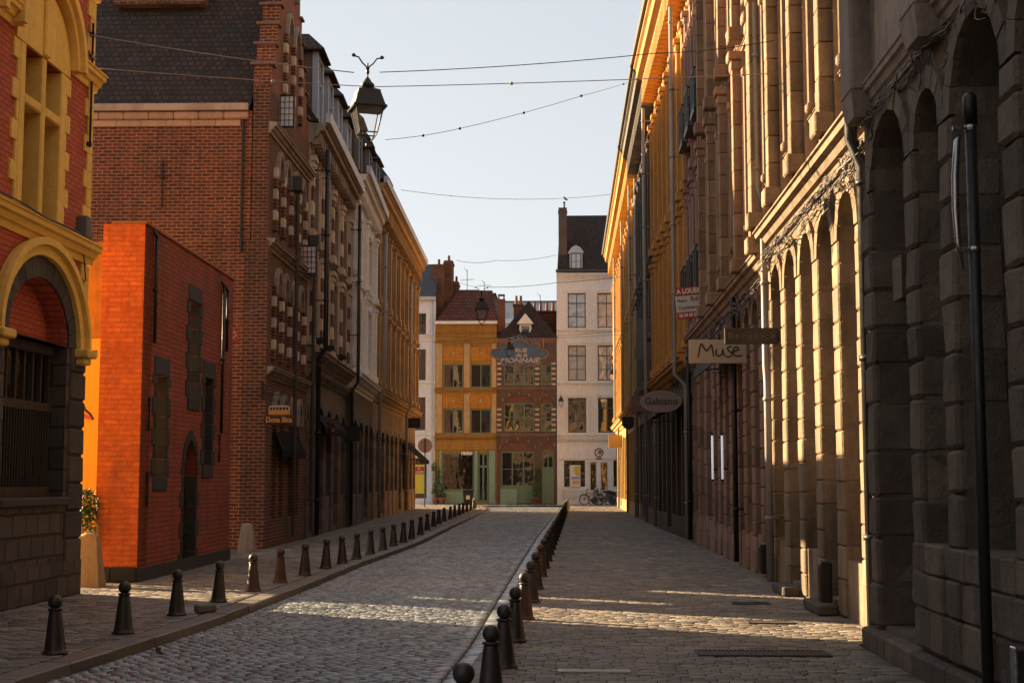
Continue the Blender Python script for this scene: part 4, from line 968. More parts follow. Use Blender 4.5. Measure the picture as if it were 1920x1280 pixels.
mb = MB(); mb.box(o[0]-0.15, o[1]+0.02, -0.07, 0.0, 0.05, o[2]); mb.box(o[0]-0.15, o[0]-0.002, -0.09, 0.0, o[2], o[3]+0.15); mb.box(o[1]+0.002, o2[0]-0.01, -0.09, 0, 0.05, o[3]+0.15); mb.box(o2[1]+0.01, o2[1]+0.42, -0.09, 0, 0.05, o[3]+0.15)
mb.build('shopfront', M['green_pale'], hyl)
mb = MB(); mb.box(0.05, W-0.05, -0.10, 0, zz(843), zz(824)); course(hyl, W, 'far_ochre', (zz(818), 0.25, 0.2), (zz(729), 0.2, 0.22), (zz(640), 0.15, 0.2), (zz(622), 0.12, 0.15))
mb.build('cornice', M['far_ochre'], hyl)
M['worn_ochre'] = stonemat('worn_ochre', (0.62, 0.47, 0.27), (0.42, 0.22, 0.04), stain=0.35, bump=0.3, island=0.1, fine=7)
for (a, b) in ((816, 829), (870, 881), (922, 931)):
    for (t, bt) in ((643, 727), (738, 812)): mb = MB(); mb.box(max(ex(a)-x0, 0.02), min(ex(b)-x0, W-0.02), -0.06, 0.0, zz(bt)+0.02, zz(t)); mb.build('pilaster', M['worn_ochre'], hyl)
for (a, b) in ((831, 869), (882, 921)):
    for (t, bt) in ((651, 676), (741, 764)): mb = MB(); mb.box(ex(a)-x0, ex(b)-x0, -0.03, 0.0, zz(bt), zz(t)); mb.build('panel', M['ochre_wall'], hyl)
mb = MB()
for (a, b) in ((831, 869), (882, 921)):
    for (t, bt) in ((651, 676), (741, 764)):
        cx = (ex(a)+ex(b))/2-x0; cz = (zz(t)+zz(bt))/2
        for s in (-1, 1):
            pts = [(cx+s*(0.08+0.5*t_), -0.045, cz+0.16*math.sin(t_*6)) for t_ in np.linspace(0, 1, 9)]; mb.tube(pts, 0.03, 6)
        mb.blob((cx, -0.05, cz), (0.13, 0.05, 0.16), 10, 8, 0.05)
mb.build('carved_ornament', M['ochre_paint'], hyl)
mb = MB(); mb.box(-0.05, W+0.05, -0.25, 0.0, zz(607), zz(603)+0.05); mb.build('gutter', M['white_paint'], hyl)
zt = zz(604); mb = MB(); mb.face([(-0.02, -0.2, zt+.05), (W, -0.2, zt+.05), (W*0.9, 2.5, zt+2.6), (W*0.33, 2.5, zt+2.6)]); mb.face([(-0.02, -0.2, zt+.05), (W*0.33, 2.5, zt+2.6), (0, 5, zt+.05)]); mb.face([(W, -0.2, zt+.05), (W, 5, zt+.05), (W*0.9, 2.5, zt+2.6)]); mb.face([(0, 5, zt+.05), (W*0.33, 2.5, zt+2.6), (W*0.9, 2.5, zt+2.6), (W, 5, zt+.05)])
mb.build('roof', M['tile_red'], hyl)
mb = MB(); a = ez(862, 848); lettering(hyl, 'rinko', 0.36, M['white_paint'], (ex(876)-x0, -0.115, zz(849)), bold=0.02)
# brick house
x0, x1 = ex(931), ex(1043)
ops = []; rects = [((944, 1002), (678, 722), 0.0, 3, 2), ((1013, 1035), (676, 722), 0, 1, 2), ((944, 1002), (755, 809), 0.55, 3, 2), ((1013, 1036), (755, 809), 0.4, 1, 2), ((939, 1002), (846, 912), 0.75, 3, 2), ((1016, 1042), (843, 878), 0.6, 2, 1)]
for (a, b), (t, bt), r, nx, ny in rects: ops.append((ex(a)-x0+0.02, min(ex(b)-x0, 3.98), zz(bt), zz(t), r))
hbr, W = endhouse('brick_shop_house', 'brown brick house with white stone bands and green windows behind the street name sign', x0, x1, zz(636), 'brick_brown', ops)
for o, (q, w_, r, nx, ny) in zip(ops, rects): window(hbr, o[0], o[1], o[2], o[3], 0.08, 'green_paint', 'glass_wavy', nx, ny, 'window', 0.09)
for o in ops:
    if o[4] > 0: mb = MB(); mb.prism([(o[0], o[3])]+arch_pts(o[0], o[1], o[3], o[4])[1:-1]+[(o[1], o[3])], 0.05, 0.2); mb.build('arch_infill', M['brick_red'], hbr)
mb = MB()
for o in ops:
    if o[4] > 0:
        n = 5 if o[1]-o[0] > 1.5 else 3
        for i in range(n):
            an = math.pi*(1-(i+0.5)/n); cx = (o[0]+o[1])/2+((o[1]-o[0])/2+0.12)*math.cos(an); cz = o[3]+(o[4]+0.12)*math.sin(an); mb = MB(); mb.cbox(cx-0.08, cx+0.08, -0.03, 0.02, cz-0.12, cz+0.12, 0.02); mb.build('arch_stone', M['pink_stone'], hbr)
for px in (936, 1007, 1038):
    for (t, bt) in ((680, 722), (760, 808)):
        z = zz(bt)
        while z < zz(t):
            mb = MB(); mb.cbox(ex(px)-x0-0.15, min(ex(px)-x0+0.15, W-0.01), -0.03, 0.02, z, z+0.15, 0.01); z += 0.36; mb.build('stone_band', M['cream_stone'], hbr)
course(hbr, W, 'pink_stone', (zz(726), 0.12, 0.15), (zz(813), 0.14, 0.18), (zz(634), 0.2, 0.3))
mb = MB(); o = ops[4]; mb.box(o[0]-0.02, o[1]+0.02, -0.05, 0.0, 0.08, o[2]); 
for i in range(12): u = o[0]+0.02+(o[1]-o[0])*i/12; mb.box(u, u+0.015, -0.062, -0.05, 0.1, o[2]-0.05)
mb.build('shopfront', M['green_paint'], hbr)
mb = MB(); mb.box(o[0]-0.05, o[0]+1.1, -0.10, -0.064, 0.02, 1.05); mb.box(o[0]+0.5, o[0]+0.53, -0.11, -0.10, 0.02, 1.05); mb.build('low_shutter', M['green_pale'], hbr)
mb = MB(); o = ops[5]; mb.box(o[0]-0.02, o[1], -0.04, 0.0, 0.05, o[2]); mb.build('door', M['green_paint'], hbr)
zt = zz(634); xm = ex(988)-x0; mb = MB(); A_, B_ = (0.1, -0.15, zt+0.05), (W+0.1, -0.15, zt+0.05); C_ = (xm+0.1, 1.2, zz(562)+0.1)
mb.face([A_, B_, C_]); mb.face([B_, (W+0.1, 6, zt+.05), (xm, 6, zz(562)), C_]); mb.face([A_, C_, (xm, 6, zz(562)), (0.1, 6, zt+.05)]); mb.build('roof', M['tile_dark'], hbr)
dx = ex(985)-x0; mb = MB(); mb.box(dx-0.42, dx+0.42, 0.1, 2.0, zz(632), zz(608)); dm = mb.build('dormer', M['white_paint'], hbr)
window(dm, dx-0.36, dx+0.36, zz(632)+.02, zz(609), 0.03, 'white_frame', 'glass', 1, 1, 'dormer_window', 0.08)
mb = MB(); mb.prism([(dx-0.6, zz(607)), (dx+0.6, zz(607)), (dx, zz(590)+0.1)], -0.08, 1.4); mb.build('pediment', M['white_paint'], dm)
ch = MB(); cx = ex(939)-x0; ch.box(cx-0.26, cx+0.26, 0.6, 1.2, zz(622), zz(558)); ch.box(cx-0.28, cx+0.28, 0.58, 1.22, zz(562), zz(559)); ch.build('chimney', M['brick_red'], hbr)
ch = MB(); ch.box(cx-0.22, cx-0.14, 0.62, 1.18, zz(558), zz(551)); ch.box(cx+0.14, cx+0.22, 0.62, 1.18, zz(558), zz(551)); ch.box(cx-0.24, cx+0.24, 0.6, 1.2, zz(551), zz(549)); ch.build('chimney_cowl', M['brick_brown'], hbr)
# white house
x0, x1 = ex(1044), ex(1168)+3.5
ops = []
for (a, b) in ((1065, 1099), (1121, 1155)):
    for (t, bt) in ((550, 615), (648, 714), (746, 811)): ops.append((ex(a)-x0, ex(b)-x0, zz(bt), zz(t), 0.0))
ops += [(ops[3][0]+2.05, ops[3][0]+3.3, zz(bt), zz(t), 0.0) for (t, bt) in ((550, 615), (648, 714), (746, 811))]
gops = [(ex(1057)-x0, ex(1096)-x0, zz(912), zz(863), 0.0), (ex(1105)-x0, ex(1118)-x0, 0.15, zz(866), 0), (ex(1125)-x0, ex(1139)-x0, 0.15, zz(866), 0), (ex(1149)-x0, ex(1180)-x0, zz(912), zz(863), 0.0)]
hwh, W = endhouse('white_plaster_house', 'tall white plaster house with three upper storeys and steep brown roof at the street end', x0, x1, zz(512), 'white_paint', ops+gops)
for i, o in enumerate(ops): window(hwh, o[0], o[1], o[2], o[3], 0.12, 'grey_frame', 'curtain' if i in (0, 1, 3, 4) else 'glass_wavy', 2, 3, 'window', 0.07, 0.7)
for i, o in enumerate(gops): window(hwh, o[0], o[1], o[2], o[3], 0.12, 'black_paint' if i in (0, 3) else 'white_frame', 'glass_dark', 1, 1, 'shop_window' if i in (0, 3) else 'door', 0.06)
mb = MB()
for o in ops:
    for (p0, p1, yy) in ((0.03, 0.17, -0.05), (0.17, 0.22, -0.08)):
        mb.box(o[0]-p1, o[0]-p0, yy, 0, o[2], o[3]+p0); mb.box(o[1]+p0, o[1]+p1, yy, 0, o[2], o[3]+p0); mb.box(o[0]-p1, o[1]+p1, yy, 0, o[3]+p0+0.002, o[3]+p1)
mb.build('window_surround', M['white_paint'], hwh)
mb = MB()
course(hwh, W, 'white_paint', (zz(618), 0.14, 0.2), (zz(717), 0.14, 0.2), (zz(814), 0.18, 0.25), (zz(822), 0.2, 0.25), (zz(513), 0.3, 0.4))
mb = MB(); mb.box(0.1, W, -0.06, 0, zz(860), zz(842)); mb.build('fascia', M['white_paint'], hwh)
mb = MB()
for k in range(3): mb.box(0.35+k*1.2, 1.35+k*1.2, -0.03, 0.0, 0.35, zz(918))
mb.build('panel', M['white_frame'], hwh)
mb = MB(); mb.extrude([(-0.36, zz(512)+.02), (-0.36, zz(508)+0.05), (0, zz(508)+0.05), (0, zz(512)+.02)], -0.05, W); mb.build('gutter', M['dark_zinc'], hwh)
zr0, zr1 = zz(509), onY(1100, 404, YE+3)[1]
mb = MB(); mb.face([(0.05, -0.2, zr0), (W, -0.2, zr0), (W, 3.0, zr1), (0.25, 3.0, zr1)]); mb.face([(0.05, -0.2, zr0), (0.25, 3.0, zr1), (0.05, 8, zr0)]); mb.face([(0.25, 3, zr1), (W, 3, zr1), (W, 8, zr0), (0.05, 8, zr0)]); mb.build('roof', M['tile_brown'] if 'tile_brown' in M else M['tile_dark'], hwh)
mb = MB(); dx = ex(1081)-x0; mb.box(dx-0.45, dx+0.45, -0.02, 1.6, zz(509), zz(474)); mb.prism([(dx-0.56, zz(474)), (dx+0.56, zz(474)), (dx+0.3, zz(464)), (dx, zz(460)), (dx-0.3, zz(464))], -0.05, 1.9); dm = mb.build('dormer', M['zinc'], hwh)
window(dm, dx-0.36, dx+0.36, zz(506), zz(475), -0.07, 'grey_frame', 'curtain', 2, 2, 'dormer_window', 0.06)
mb = MB(); sx = ex(1119)-x0; mb.hexa([(sx-0.45, 1.7, 18.55), (sx-0.45, 2.1, 19.1), (sx-0.45, 2.2, 18.4), (sx-0.45, 2.4, 19.0), (sx+0.45, 1.7, 18.55), (sx+0.45, 2.1, 19.1), (sx+0.45, 2.2, 18.4), (sx+0.45, 2.4, 19.0)]); mb.build('skylight', M['zinc'], hwh)
ch = MB(); cx = ex(1056)-x0; zc = zz(386); ch.box(cx-0.3, cx+0.3, 0.7, 1.4, zr0, zc); ch.box(cx-0.33, cx+0.33, 0.67, 1.43, zc-0.35, zc-0.2); co = ch.build('chimney', M['brick_brown'], hwh)
ch = MB(); ch.lathe([(0.08, 0), (0.06, 0.35), (0.09, 0.4), (0.05, 0.5)], 10, (cx+0.1, 1.05, zc)); ch.build('chimney_pot', M['black_paint'], co)
# blue-white house at left
x0, x1 = ex(770), ex(816); ops = []
for (a, b) in ((778, 798),):
    for (t, bt) in ((586, 626), (654, 712), (744, 806)): ops.append((ex(a)-x0, ex(b)-x0, zz(bt), zz(t), 0.0))
ops.append((ex(778)-x0, ex(801)-x0, 0.4, zz(858), 0.0))
hbl, W = endhouse('pale_blue_house', 'narrow pale blue white house left of the ochre house at the street end', x0, x1, zz(562), 'blue_white', ops)
for i, o in enumerate(ops): window(hbl, o[0], o[1], o[2], o[3], 0.12, 'grey_frame', 'glass_wavy' if i < 3 else 'glass_dark', 2, 3 if i < 3 else 1, 'window', 0.07)
mb = MB()
for v in (zz(629), zz(715), zz(812)): mb.extrude(profile_cornice(v, 0.14, 0.2), 0, W)
for o in ops[:3]: mb.box(o[1]+0.04, o[1]+0.2, -0.05, 0, o[2], o[3]+0.2)
mb.build('cornice', M['white_paint'], hbl)
mb = MB(); mb.box(-0.1, W+0.02, -0.3, 0, zz(562)+.003, zz(557)+0.05); mb.build('gutter', M['zinc'], hbl)
mb = MB(); mb.extrude([(-0.2, zz(558)), (3.0, zz(490)+0.3), (7, zz(558))], -3, W-0.02); mb.build('roof', M['slate'], hbl)
for (a, b, t, yy) in ((806, 828, 488, 1.5), (826, 843, 478, 2.2), (843, 853, 516, 2.8)):
    mb = MB(); mb.box(ex(a)-x0, ex(b)-x0, yy, yy+1.2, zz(590), zz(t)); mb.box(ex(a)-x0-0.05, ex(b)-x0+0.05, yy-0.05, yy+1.25, zz(t)-0.3, zz(t)-0.15)
    c = mb.build('chimney', M['brick_dark'], hbl)
    mb = MB(); mb.lathe([(0.1, 0), (0.09, 0.4), (0.06, 0.45)], 8, ((ex(a)+ex(b))/2-x0, yy+0.6, zz(t))); mb.build('chimney_pot', M['brick_dark'], c)
mb = MB(); mb.tube([(ex(812)-x0, -0.08, 0.1), (ex(812)-x0, -0.08, zz(562))], 0.05, 8); mb.build('downpipe', M['zinc'], hbl)
# roofs further back
def backblock(name, label, pxa, pxb, pt, pb, Y, mat, rmat=None, pots=0):
    xa, za = onY(pxa, pt, Y); xb, zb = onY(pxb, pb, Y); root, W = frame_root(name, label, 'building', (xa, Y), (xb, Y))
    mb = MB(); mb.box(0, W, 0, 5, 0, za-0.02); mb.build('wall', M[mat], root)
    mb = MB(); mb.box(-0.08, W+0.08, -0.08, 5.1, za-0.018, za+0.1); mb.build('roof', M[rmat or 'slate'], root)
    for i in range(pots): 
        p = MB(); p.lathe([(0.13, 0), (0.1, 0.7), (0.13, 0.75)], 8, (W*(i+0.5)/pots, 1, za+0.1)); p.build('chimney_pot', M['terracotta'], root)
    return root, W
backblock('slate_roof_house', 'dark slate roofed house rising behind the ochre house', 856, 895, 546, 600, 106, 'slate')
backblock('brick_back_house', 'brown brick stack of a house behind, left of the white rooftops', 893, 928, 552, 600, 104.5, 'brick_brown')
mr, MW = backblock('modern_office_block', 'pale modern office block with horizontal bands far behind the rooftops', 925, 1075, 566, 640, 150, 'zinc')
mb = MB()
for k in range(4): mb.box(-0.05, MW+0.05, -0.12, -0.002, 18.2-k*1.3, 18.7-k*1.3)
mb.build('window_band', M['white_plastic'], mr)
backblock('tiled_back_house', 'low red tiled house with clay chimney pots behind the brick house', 996, 1043, 585, 640, 108, 'tile_red', 'tile_red', 4)
backblock('pot_topped_house', 'small roof with clay chimney pots left of the brick dormer', 963, 980, 572, 640, 110, 'brick_red', 'brick_red', 2)

hs8 = dict(hs2, shafts=False, n=10, gn=10, doors=(4,), floors=[dict(v0=6.3+k*3.9, v1=8.9+k*3.9, w=0.4) for k in range(4)], pil=dict(w=0.3, proj=0.2, spans=[(5.8, 13.4), (13.6, 21.0)], banded=False), cornice=(22.5, 0.65, 0.75), orn=[], strings=[(5.72, 0.3, 0.34), (13.5, 0.2, 0.2)], mat='gold_stone', trim='gold_stone')
row_house('added_stone_terrace', 'tall golden stone terrace added unseen behind the viewer for the far windows to mirror', 'building', (15.0, -34.0), (-17.0, -34.0), 22.5, hs8)  # out-of-view terrace added to give the far windows a warm reflection
# ================================================================== STREET FURNITURE AND SIGNS
def bollard_mesh():
    mb = MB()
    mb.lathe([(0.118, 0), (0.118, 0.018), (0.104, 0.026), (0.098, 0.05), (0.088, 0.13), (0.072, 0.27), (0.058, 0.38), (0.054, 0.405)], 24)
    mb.lathe([(0.066, 0.405), (0.068, 0.412), (0.066, 0.421), (0.05, 0.425)], 24)
    return mb
BALLZ = 0.482
def ball_mesh():
    mb = MB(); mb.lathe([(0.066*math.sin(math.pi*i/12)+0.0005, -0.066*math.cos(math.pi*i/12)) for i in range(13)], 24); return mb
def bollard(first, x, y, label, group, mats, sc=1.0):
    if first is None:
        r = thing('bollard', label, 'bollard', (x, y, 0), 0, group)
        bollard_mesh().build('post', M[mats], r, smooth=True)
        b = ball_mesh().build('ball', M[mats], r, smooth=True); b.location = (0, 0, BALLZ)
    else:
        r = copy_tree(first); r.location = (x, y, 0); tag(r, label, 'bollard', group)
        if mats != first['m']:
            for c in r.children:
                c.data = c.data.copy(); c.data.materials[0] = M[mats]
    r['m'] = mats; r.scale = (sc, sc, sc); r.rotation_euler = (random.uniform(-.022, .022), random.uniform(-.022, .022), random.uniform(0, 6)); return r
ordn = ['nearest', 'second', 'third', 'fourth', 'fifth', 'sixth', 'seventh', 'eighth', 'ninth', 'tenth', 'eleventh', 'twelfth', 'thirteenth', 'fourteenth', 'fifteenth', 'sixteenth', 'seventeenth', 'eighteenth', 'nineteenth', 'twentieth',
        'twenty-first', 'twenty-second', 'twenty-third', 'twenty-fourth', 'twenty-fifth', 'twenty-sixth', 'twenty-seventh', 'twenty-eighth', 'twenty-ninth', 'thirtieth', 'thirty-first', 'thirty-second', 'thirty-third', 'thirty-fourth', 'thirty-fifth', 'thirty-sixth']
LB = [(-4.91, 13.65), (-4.82, 15.46), (-4.81, 17.54), (-4.77, 19.47), (-4.71, 21.35), (-4.66, 23.13), (-4.6, 24.96), (-4.57, 26.95), (-4.5, 28.48), (-4.46, 30.1), (-4.44, 32.1), (-4.41, 34.03), (-4.41, 36.13), (-4.4, 38.15), (-4.42, 40.4), (-4.5, 43.57), (-4.68, 47.5), (-4.8, 51.07), (-4.9, 54.18), (-5.0, 57.7), (-5.02, 60.86), (-5.1, 64.39), (-5.15, 67.62), (-5.24, 71.2), (-5.3, 75.0), (-5.36, 78.8), (-5.45, 82.6), (-5.6, 86.2), (-5.9, 89.6)]
first = None
for i, (x, y) in enumerate(LB):
    rust = i in (4, 5); col = 'reddish brown' if rust else 'black'
    lab = f"{col} iron bollard on the left pavement, {ordn[i]} from the viewer in its row" if i else "black iron bollard standing alone at the bottom left, nearest in the left row"
    b = bollard(first, x, y, lab, 'bollards along the left kerb', 'bollard_rust' if rust else 'bollard_iron', 1.02)
    if first is None: first = b
RB = [(-0.63, 8.72), (-0.59, 10.95), (-0.57, 12.8), (-0.55, 14.85), (-0.52, 17.2), (-0.50, 19.6), (-0.49, 22.0), (-0.47, 24.7)]
y = 24.7
while y < 86: y += 2.45; RB.append((-0.47+0.47*(y-24.7)/62, y))
RB = RB[:33]
for i, (x, y) in enumerate(RB):
    bollard(first, x, y, (f"black iron bollard on the right pavement edge, {ordn[i]} from the viewer in its row" if i else "bollard at the bottom edge of the picture showing little but its round head"), 'bollards along the right kerb', 'bollard_rust' if i in (4, 7) else 'bollard_iron', 1.02)
for i, (px, py, lab) in enumerate(((1068, 942, 'lone short bollard in front of the white house, right of the long bollard row'),)):
    d = ray(px, py); t = -HEYE/d.z; bollard(first, d.x*t, d.y*t, lab, None, 'bollard_iron', 1.1)
for o in list(bpy.data.objects):
    if 'm' in o: del o['m']

# ---- lanterns
def lantern(name, label, loc, s=1.0, hanging=True, group=None, panes='lamp_glass', rz=0.35):
    r = thing(name, label, 'street lamp', loc, rz, group)
    k = s
    def sq(prof, mat, nm, par, smooth=False, seg=4, rot=math.pi/4):
        mb = MB(); mb.lathe([(a*k*1.414 if seg == 4 else a*k, z*k) for a, z in prof], seg, rot=rot); return mb.build(nm, M[mat], par, smooth)
    # roof, from the eaves up; origin at the bottom of the cage
    rf = sq([(0.30, 0.50), (0.31, 0.53), (0.275, 0.56), (0.205, 0.80), (0.20, 0.84), (0.12, 0.88), (0.10, 0.90)], 'iron', 'roof', r)
    mb = MB(); mb.lathe([(0.10*k, 0.90*k), (0.13*k, 0.96*k), (0.08*k, 1.01*k), (0.05*k, 1.06*k), (0.02*k, 1.1*k)], 12); mb.build('finial', M['iron'], rf, smooth=True)
    mb = MB(); lo, hi, zl, zh = 0.155*k, 0.25*k, 0.06*k, 0.52*k
    for sx in (-1, 1):
        for sy in (-1, 1): mb.tube([(sx*lo, sy*lo, zl), (sx*hi, sy*hi, zh)], 0.013*k, 6)
    for a in ((-1, -1), (1, -1), (1, 1), (-1, 1)):
        b = (-a[1], a[0]); mb.tube([(a[0]*lo, a[1]*lo, zl), (b[0]*lo, b[1]*lo, zl)], 0.013*k, 6); mb.tube([(a[0]*hi, a[1]*hi, zh), (b[0]*hi, b[1]*hi, zh)], 0.014*k, 6)
        mb.tube([(a[0]*lo, a[1]*lo, zl), (a[0]*0.13*k, a[1]*0.13*k, 0.0), (a[0]*0.06*k, a[1]*0.06*k, -0.10*k), (0, 0, -0.13*k)], 0.011*k, 6)
    mb.blob((0, 0, -0.15*k), (0.03*k, 0.03*k, 0.05*k), 8, 6, 0); mb.build('cage', M['iron'], r)
    mb = MB()
    for a in ((-1, -1), (1, -1), (1, 1), (-1, 1)):
        b = (-a[1], a[0]); mb.face([(a[0]*lo, a[1]*lo, zl), (b[0]*lo, b[1]*lo, zl), (b[0]*hi, b[1]*hi, zh), (a[0]*hi, a[1]*hi, zh)])
    mb.build('glass_panes', M[panes], r)
    if hanging:
        mb = MB(); mb.tube([(0, 0, 1.08*k), (0, 0, 1.36*k)], 0.016*k, 6)
        for sgn in (-1, 1):
            mb.tube([(0, 0, 1.18*k), (sgn*0.03*k, 0, 1.30*k), (sgn*0.10*k, 0, 1.36*k), (sgn*0.17*k, 0, 1.46*k), (sgn*0.30*k, 0, 1.49*k)], 0.014*k, 6); mb.blob((sgn*0.26*k, 0, 1.49*k), (0.04*k, 0.03*k, 0.035*k), 8, 6, 0)
        mb.blob((0, 0, 1.2*k), (0.035*k, 0.035*k, 0.05*k), 8, 6, 0); mb.build('hanger', M['iron'], r)
    return r
lm, nt, b = newmat('lamp_glass'); M['lamp_glass'] = lm
b.inputs['Base Color'].default_value = (0.9, 0.92, 0.94, 1); b.inputs['Roughness'].default_value = 0.04; b.inputs['Alpha'].default_value = 0.07; b.inputs['Specular IOR Level'].default_value = 0.6
lm, nt, b = newmat('frosted_glass'); M['frosted_glass'] = lm
b.inputs['Base Color'].default_value = (0.75, 0.68, 0.58, 1); b.inputs['Roughness'].default_value = 0.5
def wire(name, label, pts, r=0.007, sag=0.0, knots=0, mat='iron', cat='cable'):
    P = []; r *= 0.62
    for (p, q) in zip(pts, pts[1:]):
        p, q = Vector(p), Vector(q); n = 14
        for i in range(n if q != Vector(pts[-1]) else n+1):
            t = i/n; v = p.lerp(q, t); v.z -= sag*4*t*(1-t); P.append(v)
    mb = MB(); mb.tube(P, r, 6)
    for i in range(knots):
        v = P[int((i+1)*len(P)/(knots+1))]; mb.blob(v, (0.03, 0.03, 0.03), 6, 4, 0.1)
    o = mb.build(name, M[mat]); tag(o, label, cat); return o
M['thin_wire'] = plainmat('thin_wire', (0.34, 0.28, 0.22), 0.5)
def pX(px, py, x): y, z = onX(px, py, x); return (x, y, z)
def pY(px, py, y): x, z = onY(px, py, y); return (x, y, z)
L1 = pY(688, 272, 21.6); s1 = 1.02
lantern('hanging_lantern', 'big black street lantern hanging from a cable over the roadway at upper left', (L1[0], L1[1], L1[2]+0.13), 0.86)
top = pY(688, 136, 21.6)
wire('lamp_cable', 'thick black cable from the big hanging lantern to the right-hand facades', [(top[0]+0.2, 21.6, top[2]), pY(1230, 100, 21.9), pX(1452, 76, 3.12)], 0.011, 0.04)
wire('lamp_cable', 'thin cable from the brick corner house to the big hanging lantern', [pX(148, 62, -7.28), (top[0]-0.2, 21.6, top[2])], 0.013, 0.04, mat='thin_wire')
wire('overhead_wire', 'thin wire crossing the street just below the big lantern hook', [pX(158, 126, -7.35), pY(700, 163, 22.0), pX(1450, 138, 3.12)], 0.011, 0.02, 2, 'thin_wire')
wire('overhead_wire', 'wire of small lights rising from the big lantern to the right row', [pY(722, 262, 26.0), pY(862, 241, 27.0), pY(1090, 180, 30.0), pX(1215, 142, 3.0)], 0.009, 0.03, 5)
wire('overhead_wire', 'long thin sagging wire crossing the sky above the far chimney', [pX(752, 356, -8.6), pY(1165, 362, 78.0)], 0.02, 0.42, 3, 'thin_wire')
wire('overhead_wire', 'knotted wire running from the sky to the white house chimney side', [pY(856, 488, 85), pY(930, 488, 88), pY(1043, 478, 98.6)], 0.022, 0.15, 2)
l2 = pY(903, 607, 48.5)
lantern('hanging_lantern', 'middle of three black street lanterns hanging over the roadway, in front of ochre house roof', (l2[0], l2[1], l2[2]+0.1), 0.78, rz=0.2)
wire('lamp_cable', 'cable from the middle hanging lantern to the right facades', [(l2[0]+0.2, 48.5, l2[2]+1.27), pY(1043, 530, 48.8), pX(1205, 512, 2.95)], 0.014, 0.05)
wire('lamp_cable', 'cable from the middle hanging lantern to the left facades', [(l2[0]-0.2, 48.5, l2[2]+1.27), pX(690, 470, -7.8)], 0.010, 0.1, mat='thin_wire')
l3 = pY(955, 672, 74.0)
lantern('hanging_lantern', 'farthest small hanging lantern, in front of the blue street name sign', (l3[0], l3[1], l3[2]+0.1), 0.75)
wire('lamp_cable', 'cable carrying the farthest hanging lantern by the street name sign', [pX(788, 640, -8.6), (l3[0], 74.0, l3[2]+1.2), pX(1180, 618, 2.9)], 0.014, 0.12)
l4 = pY(1150, 714, 86.0)
w4 = lantern('wall_lantern', 'wall lantern with lit-looking pale glass on a scrolled bracket by the golden corner', (l4[0], l4[1], l4[2]), 0.78, False, None, 'frosted_glass')
mb = MB(); pts = [(0, 0, 0.85)]+[(0.0+0.33*math.cos(a)-0.0, 0, 1.15+0.33*math.sin(a)) for a in np.linspace(-2.2, -4.6, 12)]+[(0.2, 0, 1.47), (0.42, 0, 1.38)]
mb.tube([(0, 0, 0.8), (0, 0, 0.95), (-0.16, 0, 1.05), (-0.22, 0, 1.25), (-0.12, 0, 1.44), (0.1, 0, 1.5), (0.33, 0, 1.42), (0.5, 0, 1.2)], 0.022, 6)
mb.tube([(0.0+0.12*math.cos(a), 0, 1.22+0.12*math.sin(a)) for a in np.linspace(0, 5, 12)], 0.014, 6); w4.rotation_euler.z = 0; mb.build('bracket', M['iron'], w4)
l5 = pY(1052, 763, 98.5); w5 = lantern('wall_lantern', 'small black wall lantern on the left edge of the white house', (l5[0], 98.62, l5[2]+0.1), 0.62, False)
mb = MB(); mb.tube([(0, 0, 0.65), (0, 0, 0.78), (0, 0.35, 0.8)], 0.02, 6); mb.build('bracket', M['iron'], w5)
w5.rotation_euler.z = 0

# ---- street name sign hung across the street
M['sign_blue'] = plainmat('sign_blue', (0.15, 0.24, 0.36), 0.5, var=0.2, stain=0.25); M['sign_rim'] = plainmat('sign_rim', (0.42, 0.27, 0.17), 0.5); M['sign_text'] = plainmat('sign_text', (0.8, 0.70, 0.58), 0.5, stain=0)
YS = 79.0
def sp(px, py): x, z = onY(px, py, YS); return (x, z)
cx0, cz0 = sp(974, 668); sg = thing('street_name_sign', 'ornate blue street name sign hung across the street reading RUE de la MONNAIE', 'sign', (cx0, YS, cz0))
half = [(919, 662), (924, 655), (934, 653), (940, 652), (936, 645), (944, 643), (955, 646), (962, 640), (974, 637)]
lowr = [(919, 662), (925, 670), (935, 674), (941, 683), (950, 686), (955, 683), (962, 688), (968, 683), (974, 681)]
mir = lambda q: [(1948-a, b) for a, b in reversed(q[:-1])]
out = half+[(a, b+(1.5 if a > 974 else 0)) for a, b in mir(half)]
low = lowr+mir(lowr); poly_px = out+list(reversed(low))[1:-1]
poly = [(sp(a, b)[0]-cx0, sp(a, b)[1]-cz0) for a, b in poly_px]
mb = MB(); mb.prism(poly, -0.03, 0.03); mb.build('board', M['sign_blue'], sg)
mb = MB(); mb.tube([(a, -0.035, b) for a, b in poly+[poly[0]]], 0.035, 6); mb.build('rim', M['sign_rim'], sg)
for txt, px, py, sz, sh, sx in (('RUE', 977, 657, 0.30, 0, 1.25), ('de la', 977, 666, 0.30, 0.25, 1.15), ('MONNAIE', 975, 676, 0.38, 0.15, 1.25)):
    a, b = sp(px, py); lettering(sg, txt, sz, M['sign_text'], (a-cx0, -0.036, b-cz0), shear=sh, sx=sx, bold=0.012)
mb = MB()
for (a, b, r_) in ((974, 637, 0.16), (966, 634, 0.12), (983, 634, 0.12), (958, 637, 0.09), (990, 637, 0.09), (974, 631, 0.1), (1000, 641, 0.1), (1008, 645, 0.09)):
    x, z = sp(a, b); 
    for s_ in (-1, 1): mb.tube([(x-cx0+s_*r_*math.cos(t)*1.1, 0, z-cz0+r_*math.sin(t)) for t in np.linspace(0, 4.2, 9)], 0.035, 6)
mb.build('crest', M['sign_blue'], sg)
for px in (931, 1018):
    a, b = sp(px, 634); a2, b2 = sp(px, 651); mb = MB(); mb.tube([(a-cx0, 0, b-cz0), (a2-cx0, 0, b2-cz0)], 0.03, 6); mb.build('hanging_rod', M['sign_rim'], sg)
